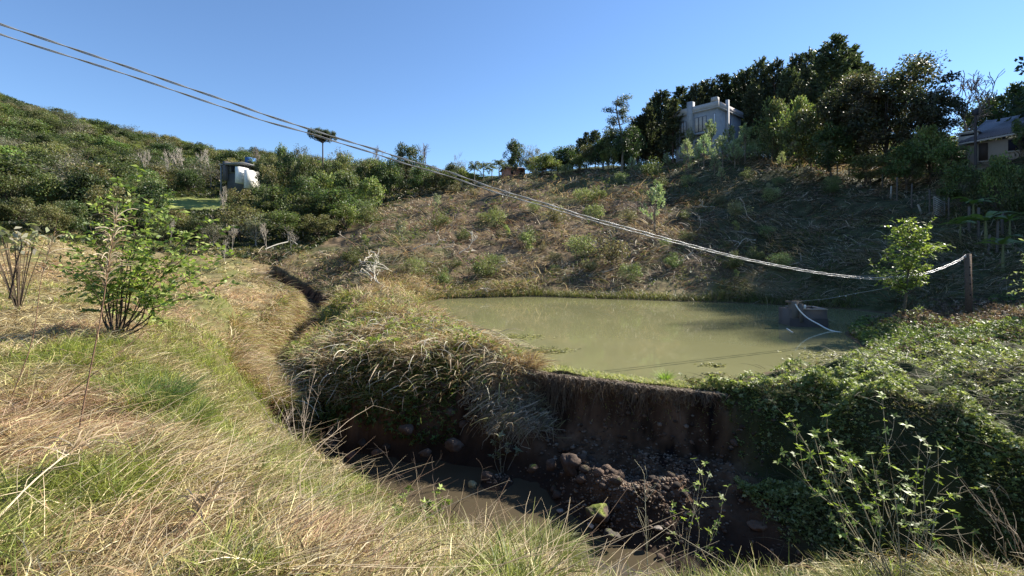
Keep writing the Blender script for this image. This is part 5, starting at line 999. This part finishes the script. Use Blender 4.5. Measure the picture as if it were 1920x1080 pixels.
# --- pine saplings and small trees on the felled slope
SG = 'pale pine saplings below the grey concrete house'
for i, (px, bot, top) in enumerate([(1200,302,276),(1212,305,278),(1296,300,246),(1310,312,270),(1334,300,232),(1340,332,295),(1366,298,240),(1397,305,240),(1405,290,262),(1430,305,258),(1462,295,262),(1228,432,348),(1384,310,280),(1185,330,300),(1352,345,318),(1250,318,290),(1466,318,290),(1286,312,268),(1320,318,262),(1355,315,262),(1378,318,270),(1290,330,290)]):
    c = hit(px, bot); H = (bot - top) / FP * c[1] * 1.02
    if H > 8: c = col_at(px, 72); H = (bot - top) / FP * 72
    lab = {4: 'tallest pale pine sapling in front of the grey concrete house', 11: 'lone pale sapling with bare lower stem in the middle of the slope', 5: 'pine sapling standing lowest below the grey concrete house', 7: 'bushy pale pine sapling right of the grey concrete house', 2: 'pale pine sapling before the left corner of the concrete house', 6: 'pale pine sapling before the right corner of the concrete house'}.get(i, 'pale green pine sapling near the top of the slope, ' + ('left of the grey house' if px < 1260 else ('right of the grey house' if px > 1395 else 'in front of the grey house'))); put('pinesap', c[0], c[1], H, None, lab, SG)
XB = [(int(q), int(b), int(b - h), 'bush' if j % 4 else 'sparse', '') for j, (q, b, h) in enumerate(zip(np.random.default_rng(5).uniform(640, 1560, 46), np.random.default_rng(6).uniform(345, 535, 46), np.random.default_rng(7).uniform(14, 40, 46)))]
for i, (px, bot, top, k, lab) in enumerate(XB + [(1040,425,382,'bush','round pale bush just under the cables on the slope'),(930,425,388,'bush','light bush on the upper slope left of the watermark free cables'),(1085,490,435,'bush','bright bush low on the slope left of the shaded half'),(988,490,434,'sparse','bright young tree in the middle of the lower slope'),(905,525,478,'bush','bush near the pond head on the lower slope'),(1150,500,440,'bush','dull bush right of the bright low bush on the slope'),(1222,335,298,'bush','yellow green bush near the saplings on the upper slope'),(1165,345,322,'bush','small bush high on the slope under the eucalyptus'),(755,460,408,'sparse','slender young tree on the left part of the slope'),(820,400,362,'sparse','small sapling close to the ridge left of the pink house'),(750,430,420,'bush',''),(870,455,425,'bush',''),(1000,400,375,'bush',''),(1120,380,350,'bush',''),(1180,420,390,'bush',''),(1290,350,325,'bush',''),(1350,385,362,'bush',''),(1460,350,330,'bush',''),(1520,345,312,'bush',''),(1560,355,330,'bush',''),(1040,500,470,'bush',''),(760,520,490,'bush',''),(830,540,505,'bush',''),(1180,530,490,'bush',''),(660,500,465,'bush',''),(1250,470,445,'bush',''),(950,450,420,'sparse',''),(1060,330,305,'bush',''),(1150,300,280,'bush',''),(1400,340,318,'bush',''),(700,505,482,'bush','')]):
    py_ = bot; c = hit(px, bot); H = min(5.5, (bot - top) / FP * c[1]); zn = ['upper', 'middle', 'lower'][0 if py_ < 370 else (1 if py_ < 460 else 2)] + ' ' + ['left', 'central', 'right'][0 if px < 880 else (1 if px < 1200 else 2)]; put(k, c[0], c[1], H, H * 1.15 if k == 'bush' else None, (lab or 'low green bush in the cut brush, %s part of the felled slope' % zn).replace(' of the watermark free cables', ' of the pale bush'), 'bushes on the felled slope')
# --- ridge line between the left hill and the pines
for i, (px, top, D, w, k, lab) in enumerate([(605,242,105,52,'arau','flat crowned araucaria rising over the ridge'),
 (965,264,90,38,'dark','dark dense tree beside the pink house on the ridge'),(1000,272,92,42,'grey','airy pale tree right of the dark tree on the ridge'),(1015,290,88,50,'light','yellow green bush tree right of the pink house'),(1060,276,94,52,'dark','dark bush tree on the ridge left of the small pines'),(1035,300,90,40,'light','low bush tree between the pink house and the small pines'),
 (890,284,92,36,'palm','leftmost palm on the ridge'),(907,288,95,32,'palm','second palm from the left on the ridge'),(922,294,96,30,'palm','palm on the ridge in the middle of the row'),(936,282,92,36,'palm','palm on the ridge left of the dark dense tree'),(950,292,94,30,'palm','palm touching the dark dense tree on the ridge'),
 (850,280,100,30,'bare','slim bare tree standing free on the ridge'),(795,264,105,58,'bare','wide bare tree on the ridge left of the slim one'),(705,267,112,50,'bare','grey bare tree on the ridge right of the araucaria'),(762,270,100,50,'dark','dark tree on the ridge beside the wide bare tree'),(482,268,118,40,'bare','rounded bare tree behind the white left house'),(528,270,116,32,'mid','small dark topped tree left of the araucaria'),(562,268,118,36,'grey','airy tree left of the araucaria'),(640,275,112,50,'grey','airy grey tree behind the araucaria'),
 (545,290,100,60,'dark','dark broad tree below the ridge left of the araucaria'),(575,300,92,55,'dark','dark tree at the foot of the araucaria'),(645,288,92,60,'olive','olive tree right of the araucaria foot'),(690,295,90,52,'mid','green tree in the row right of the araucaria'),(730,300,90,50,'dark','dark tree in the row below the grey bare tree'),(790,310,84,52,'mid','green tree in the row below the wide bare tree'),(820,318,86,40,'olive','olive tree close to the slim bare tree'),(870,318,86,34,'light','light tree between the slim bare tree and the palms'),(845,320,84,34,'mid','round tree under the slim bare tree'),
 (492,302,98,34,'olive','olive tree hiding the right side of the white left house'),(515,300,98,40,'mid','green tree right of the white left house'),(610,322,78,70,'light','yellow green tree below the araucaria'),(650,318,76,66,'mid','green tree in the group below the araucaria'),(690,330,74,50,'light','bright tree at the right end of the group below the araucaria'),(570,330,74,70,'mid','leafy tree in the left part of the group below the araucaria'),
 (620,352,64,95,'mid','big round bush tree above the gully head'),(560,365,62,80,'mid','bush tree left of the big round one above the gully head'),(505,345,70,70,'mid','green tree right of the meadow'),(455,352,74,60,'olive','olive tree at the right end of the meadow'),(450,385,58,90,'olive','broad olive bush tree below the meadow'),(530,395,56,80,'mid','bush tree in front of the group above the gully head'),(480,400,54,70,'grey','greyish bush tree above the dry grass field'),(600,400,58,70,'olive','bush tree over the fallen pole at the gully head'),(650,385,62,60,'light','light bush at the right end of the group above the gully head'),
 (400,420,52,60,'grey','grey twiggy bush tree at the edge of the dry field'),(170,322,62,90,'dark','dark tree behind the left sapling'),(210,345,58,80,'olive','olive tree behind the top of the left sapling'),(90,332,60,72,'light','light green rounded tree at the left edge'),(20,328,58,72,'mid','green rounded tree at the very left edge'),(40,368,50,72,'olive','broad bush tree at the left behind the dry grass'),(130,374,50,66,'mid','bush tree at the left behind the sapling'),(-15,372,49,70,'dark','dark bush tree cut by the left edge'),(88,384,47,60,'olive','olive bush right at the edge of the dry field on the left'),(250,385,56,90,'dark','dark bush tree hidden behind the sapling'),(330,392,60,70,'olive','olive bush below the meadow behind the sapling'),(300,400,52,60,'mid','bush behind the right part of the sapling'),(370,410,54,50,'dark','small dark bush at the field edge right of the sapling')]):
    putp(k, px, D, top, w, lab)
for i, (px, top, D, w) in enumerate([(247,275,118,42),(282,268,122,48),(347,262,125,60),(396,266,125,52),(318,275,125,40),(70,330,95,40),(425,330,60,30)]): putp('paletree', px, D, top, w, ['pale leafless tree on the left hill behind the sapling top','second pale leafless tree from the left above the meadow','tallest pale leafless tree above the meadow','pale leafless tree nearest the white left house','slim pale leafless tree left of the tallest one','pale bare tree at the far left of the hill','small pale bare tree at the edge of the field'][i], 'pale leafless trees on the left hill')
for i, (px, top, D, w) in enumerate([(420,440,44,30),(435,410,48,40),(500,405,50,36),(545,420,52,30),(320,400,50,24)]): putp('paletree', px, D, top, w, 'small leafless shrub tree at the border of the dry grass field', 'leafless shrubs by the dry field')
brng = np.random.default_rng(903)
for i, (px, D, top, w, k) in enumerate([(1000,94,292,44,'mid'),(1045,96,288,44,'dark'),(1075,96,276,44,'mid'),(1105,94,272,44,'olive'),(1130,92,258,48,'dark'),(1150,90,240,50,'dark'),(1170,90,262,50,'mid'),(1195,92,236,50,'dark'),(1220,94,224,50,'dark'),(1140,86,275,40,'light'),(1085,90,290,36,'light'),(1025,92,300,34,'olive')]):
    putp(k, px, D, top, w, ['leafy tree filling the ridge between the pink house and the eucalyptus', 'tree massed around the foot of the eucalyptus'][int(px > 1120)], 'trees around the left end of the pine wood')
for i in range(40):
    px = 495 + i * 10 + brng.uniform(-8, 8); D = brng.uniform(86, 118); top = np.interp(px, [420, 600, 800, 900], [298, 296, 312, 318]) + brng.uniform(-14, 14); k = brng.choice(['dark', 'mid', 'light', 'grey', 'olive'])
    putp(k, px, D, top, brng.uniform(34, 62), '%s in the wooded ridge between the left hill and the palms' % {'dark': 'dark green tree', 'mid': 'mid green tree', 'light': 'light green tree', 'grey': 'grey half bare tree', 'olive': 'olive green tree'}[k], 'trees of the wooded ridge')
# --- the wooded hill on the left
hrng = np.random.default_rng(905); pts = []; n = 0; tries = 0
SK = [(-60,160),(0,184),(60,206),(100,214),(160,232),(250,250),(330,262),(400,277),(450,287),(500,296),(560,300),(640,305)]
while n < 255 and tries < 40000:
    tries += 1; px = hrng.uniform(-70, 640); D = hrng.uniform(62 ** .6, 225 ** .6) ** (1 / .6); x = (px - 960) / FP * D
    if ((x + 60) / 17) ** 2 + ((D - 100) / 22) ** 2 < 1 or (px > 400 and D < 120): continue
    if 395 < px < 500 and D < 125: continue
    if 270 < px < 445 and D < 112: continue
    s = 4.3 + D * .014
    if any((x - a) ** 2 + (D - b) ** 2 < s * s for a, b in pts): continue
    pts.append((x, D)); n += 1; k = hrng.choice(['dark', 'mid', 'light', 'grey', 'olive', 'mid'], p=[.26, .15, .07, .27, .21, .04]); H = hrng.uniform(4.5, 7.5) * (1 + D * .001); W = H * hrng.uniform(1.0, 1.5)
    z = gz(x, D); sky_ = np.interp(px, [q[0] for q in SK], [q[1] for q in SK]); Hm = CAMZ + (HZ - sky_) / FP * D - z; H = max(2.5, min(H, Hm + hrng.uniform(-1.0, 3.2)))
    d = {'dark': 'dense dark green tree', 'mid': 'mid green leafy tree', 'light': 'light green tree', 'grey': 'greyish half bare tree', 'olive': 'olive green tree'}[k]; far = 'high on the wooded left hill' if D > 140 else 'on the lower wooded left hillside'
    side = 'near the left edge' if px < 150 else ('in the middle part' if px < 350 else 'towards the white house'); put(k, x, D, H, W, '%s %s, %s' % (d, far, side), 'trees of the wooded left hill', z=z)
print('hill trees', n)
for kind, L in T.items():                                   # variants that found no place are removed
    for i, (o, _h, _w) in enumerate(L):
        if (kind, i) not in used:
            for c in kids(o): bpy.data.objects.remove(c)
            bpy.data.objects.remove(o)

# ------------------------------------------------------------------ houses
def win(g, x0, x1, z0, z1, y, c, t=.04): boxg(g, (x0, y - t, z0), (x1, y, z1), c)
# grey unfinished house on the hill: corner nearest the camera at px 1345
Dc = 78.0; cx = (1345 - 960) / FP * Dc; zt = CAMZ + (HZ - 189) / FP * Dc; zb = zt - 10.5; ang = math.radians(48)
root = empty('concrete_house', (cx, Dc, zb), 0); tag(root, 'unfinished grey concrete house with flat roof among the pines', 'house')
RA = np.array([[-math.cos(ang), math.sin(ang)], [math.sin(ang), math.cos(ang)]])   # rows: along left face, along right face (away from the camera)
def hb(g, u0, u1, v0, v1, z0, z1, c):                       # u along the left face, v along the right face
    V = []
    for z in (z0, z1):
        for (u, v) in ((u0, v0), (u1, v0), (u1, v1), (u0, v1)): V.append([RA[0, 0] * u + RA[1, 0] * v, RA[0, 1] * u + RA[1, 1] * v, z])
    g.add(V, [[3,2,1,0],[4,5,6,7][::1],[0,1,5,4],[1,2,6,5],[2,3,7,6],[3,0,4,7]], c)
G1 = (.30, .31, .33); G2 = (.38, .37, .37); L1, L2 = 7.3, 9.0
g = Geo(); hb(g, 0, L1, 0, L2, -2, 9.35, G1); g.build('wall', M_conc, root)
g = Geo(); hb(g, -.35, L1 + .35, -.35, L2 + .35, 9.36, 9.5, G2); hb(g, -.3, L1 + .3, -.3, -.05, 9.5, 10.4, G2); hb(g, -.3, -.05, -.05, L2 + .3, 9.5, 10.38, (.42, .38, .37)); hb(g, L1 + .05, L1 + .3, -.05, L2 + .3, 9.5, 10.38, G2); hb(g, -.05, L1 + .05, L2 + .05, L2 + .3, 9.5, 10.39, G2); g.build('parapet', M_conc, root)
g = Geo(); hb(g, 4.1, 5.05, -.45, .5, 5.6, 11.35, G1); g.build('pier', M_conc, root)
g = Geo(); hb(g, .0, 1.0, -.2, .7, 10.42, 11.2, (.36, .34, .33)); g.build('chimney', M_conc, root); g = Geo(); hb(g, -.42, .0, 3.0, 3.5, 0, 11.3, G2); g.build('column', M_conc, root)
g = Geo(); hb(g, .8, 4.4, -1.1, -.003, 5.35, 5.55, (.28, .28, .3)); g.build('balcony', M_conc, root)
def hwin(u0, u1, z0, z1, panes, c, face='L'):
    g = Geo(); e = .02
    if face == 'L': hb(g, u0, u1, -.05, -e, z0, z1, (.10, .10, .12))
    else: hb(g, -.05, -e, u0, u1, z0, z1, (.08, .09, .12))
    w = g.build('window', M_conc, root)
    for i in range(panes):
        a = u0 + (u1 - u0) * (i + .12) / panes; b = u0 + (u1 - u0) * (i + .88) / panes; g = Geo()
        if face == 'L': hb(g, a, b, -.08, -.052, z0 + .08, z1 - .08, c)
        else: hb(g, -.08, -.052, a, b, z0 + .08, z1 - .08, c)
        g.build('board', M_wood, w)
hwin(1.8, 3.85, 6.0, 8.5, 3, (.42, .38, .34)); hwin(5.35, 6.9, 6.3, 8.3, 3, (.30, .31, .34)); hwin(.3, .55, 6.2, 8.6, 1, (.60, .62, .66)); hwin(1.9, 3.8, 1.6, 4.4, 3, (.36, .28, .23)); hwin(5.4, 6.9, 2.0, 4.2, 3, (.3, .3, .32)); hwin(3.9, 4.8, 5.8, 8.4, 1, (.12, .14, .2), 'R')
# tiled house at the right edge: eaves run down to the left
def quadp(g, pts, c, th=.12):
    p = np.array(pts, float); n = nrm(np.cross(p[1] - p[0], p[2] - p[0])) * th; V = np.vstack([p, p - n]); g.add(V, [[0,1,2,3],[7,6,5,4],[0,4,5,1],[1,5,6,2],[2,6,7,3],[3,7,4,0]], c)
e0 = P(1797, 267, 45); e1 = P(2080, 213, 38); r0_ = P(1925, 211, 46); r1_ = P(2100, 172, 42); B = e0 * [1, 1, 0] + [0, 0, 10.5]; root = empty('tiled_house', B); tag(root, 'beige house with dark tiled roof and chimney at the right edge', 'house')
g = Geo(); quadp(g, [e0 - B, e1 - B, r1_ - B, r0_ - B], (.085, .08, .10)); back = P(1850, 225, 52); quadp(g, [e0 - B, r0_ - B, P(1935, 222, 52) - B, back - B], (.085, .08, .10))
def tile_mat():
    m, n, p, out = new_mat('roof_tiles'); tc = n.nodes.new('ShaderNodeTexCoord'); mp = n.nodes.new('ShaderNodeMapping'); mp.inputs['Rotation'].default_value = (0, 0, math.radians(-29)); br = n.nodes.new('ShaderNodeTexBrick'); br.inputs['Scale'].default_value = 2.4; br.inputs['Color1'].default_value = (.07, .068, .085, 1); br.inputs['Color2'].default_value = (.11, .10, .12, 1); br.inputs['Mortar'].default_value = (.22, .2, .22, 1); br.inputs['Mortar Size'].default_value = .045
    n.links.new(tc.outputs['Object'], mp.inputs[0]); n.links.new(mp.outputs[0], br.inputs['Vector']); n.links.new(br.outputs[0], p.inputs['Base Color']); p.inputs['Roughness'].default_value = .6; return m
g.build('roof', tile_mat(), root)
dv = nrm((e1 - e0) * [1, 1, 0]); ang2 = math.atan2(dv[1], dv[0]); Lw = np.linalg.norm((e1 - e0)[:2])
def rb(g, u0, u1, z0, z1, v0, v1, c):                       # along the eave, height, depth behind the facade
    nv = np.array([-dv[1], dv[0], 0]); V = []
    for z in (z0, z1):
        for u, v in ((u0, v0), (u1, v0), (u1, v1), (u0, v1)): q = e0 - B + dv * u + nv * v; V.append([q[0], q[1], z])
    g.add(V, [[3,2,1,0],[4,5,6,7],[0,1,5,4],[1,2,6,5],[2,3,7,6],[3,0,4,7]], c)
zE = (e0 - B)[2]; WALL = (.36, .28, .21)
g = Geo(); rb(g, .5, Lw, -3, zE - .16, .6, 6, WALL); g.build('wall', M_paint, root)
g = Geo(); V0 = [e0 - B + [0, 0, -.13], e1 - B + [0, 0, -.13]]; nv = np.array([-dv[1], dv[0], 0]); quadp(g, [V0[0] - nv * .04, V0[1] - nv * .04, V0[1] - nv * .04 + [0, 0, -.16], V0[0] - nv * .04 + [0, 0, -.16]], (.45, .40, .36), .05); g.build('fascia', M_paint, root)
for (u0, u1, z0, z1, c) in [(3.2, 4.6, zE - 1.3, zE - .3, (.02, .02, .03)), (1.3, 1.9, zE - 1.9, zE - .3, (.07, .05, .04)), (6.2, 6.7, zE - 1.2, zE - .2, (.14, .13, .08))]:
    g = Geo(); rb(g, u0, u1, z0, z1, .55, .598, c); w = g.build('window', M_paint, root); g = Geo(); rb(g, u0 - .08, u1 + .08, z0 - .12, z0 - .003, .5, .598, (.4, .34, .28)); g.build('sill', M_paint, w)
g = Geo(); rb(g, -.2, 1.15, zE - .4, zE + 1.0, 1.2, 2.4, (.42, .38, .34)); c = g.build('chimney', M_paint, root); g = Geo(); rb(g, -.05, 1.0, zE + .72, zE + .9, 1.17, 1.198, (.02, .02, .02)); rb(g, -.3, 1.25, zE + 1.003, zE + 1.1, 1.1, 2.5, (.5, .46, .42)); g.build('flue_cap', M_paint, c)
B = P(1829, 292, 41.5); g = Geo(); tube(g, [(0, 0, -1), (0, 0, 2), (0, 0, (292 - 205) / FP * 41.5)], [.1, .09, .075], (.07, .06, .06), 8); root = empty('utility_pole', B); tag(root, 'slim dark utility pole in front of the tiled house', 'pole'); g.build('mast', M_wood, root); g = Geo(); boxg(g, (-.14, -.14, 3.5), (.14, .14, 4.0), (.05, .05, .06)); g.build('junction_box', M_paint, root)
# white modern house on the left
D = 104.0; B = P(447, 338, D); root = empty('modern_house', B, math.radians(-12)); tag(root, 'modern white and grey house with blue water tank on the left hill', 'house'); m_ = D / FP
g = Geo(); boxg(g, (-24*m_, 0, -3), (28*m_, 7, 13*m_), (.10, .10, .095)); boxg(g, (-24*m_, 0, 13*m_), (8*m_, 7, 29*m_), (.11, .11, .10)); g.build('wall', M_paint, root)
g = Geo(); boxg(g, (-39*m_, -.6, 29*m_+.01), (-24*m_, 6, 31*m_), (.22, .22, .21)); boxg(g, (-24*m_, -1.0, 29*m_+.02), (18*m_, 7.3, 32*m_), (.24, .24, .23)); g.build('roof', M_paint, root)
g = Geo(); boxg(g, (-30*m_, -.6, 0), (-23*m_, 2, 36*m_), (.12, .11, .11)); g.build('chimney', M_paint, root); g = Geo(); boxg(g, (-36*m_, -.5, -3), (-34*m_, -.2, 29*m_), (.25, .25, .24)); g.build('column', M_paint, root)
g = Geo(); boxg(g, (13*m_, -2.6, -1), (22*m_, -.02, 21*m_), (.78, .76, .7)); boxg(g, (27*m_, -2.0, -2), (35*m_, 1.5, 16*m_), (.78, .76, .7)); g.build('garden_wall', M_paint, root)
for (x0, x1, z0, z1) in [(-15*m_, -8*m_, 16*m_, 27*m_), (3*m_, 13*m_, 16*m_, 27*m_), (3*m_, 12*m_, 2*m_, 11*m_)]: g = Geo(); win(g, x0, x1, z0, z1, -.003, (.015, .015, .02), .08); g.build('window', M_paint, root)
g = Geo(); win(g, -7*m_, -1*m_, 14*m_, 28*m_, -.003, (.16, .20, .04), .12); g.build('climbing_plant', M_paint, root)
g = Geo(); boxg(g, (-1*m_, 2, 36*m_), (9*m_, 4, 47*m_), (.05, .13, .30)); boxg(g, (0, 2.2, 32*m_), (1*m_, 3.8, 35.98*m_), (.1, .1, .1)); boxg(g, (7*m_, 2.2, 32*m_), (8*m_, 3.8, 35.98*m_), (.1, .1, .1)); g.build('water_tank', M_paint, root)
# small pink house on the ridge
D = 93.0; B = P(966, 330, D); B[2] = gz(B[0], D); root = empty('pink_house', B, math.radians(20)); tag(root, 'small pink house half hidden behind the dark tree on the ridge', 'house'); k = D / FP
g = Geo(); boxg(g, (-16*k, 0, -1), (20*k, 3.5, 15*k), (.55, .27, .20)); g.build('wall', M_paint, root); g = Geo(); quadp(g, [(-18*k, -.4, 15*k), (22*k, -.4, 15*k), (22*k, 1.8, 22*k), (-18*k, 1.8, 22*k)], (.35, .24, .2), .1); quadp(g, [(-18*k, 4, 15*k), (-18*k, 1.85, 22*k), (22*k, 1.85, 22*k), (22*k, 4, 15*k)], (.35, .24, .2), .1); g.build('roof', M_paint, root)
for a, b in ((-9*k, -4*k), (9*k, 15*k)): g = Geo(); win(g, a, b, 5*k, 12*k, -.003, (.05, .045, .05), .05); g.build('window', M_paint, root)
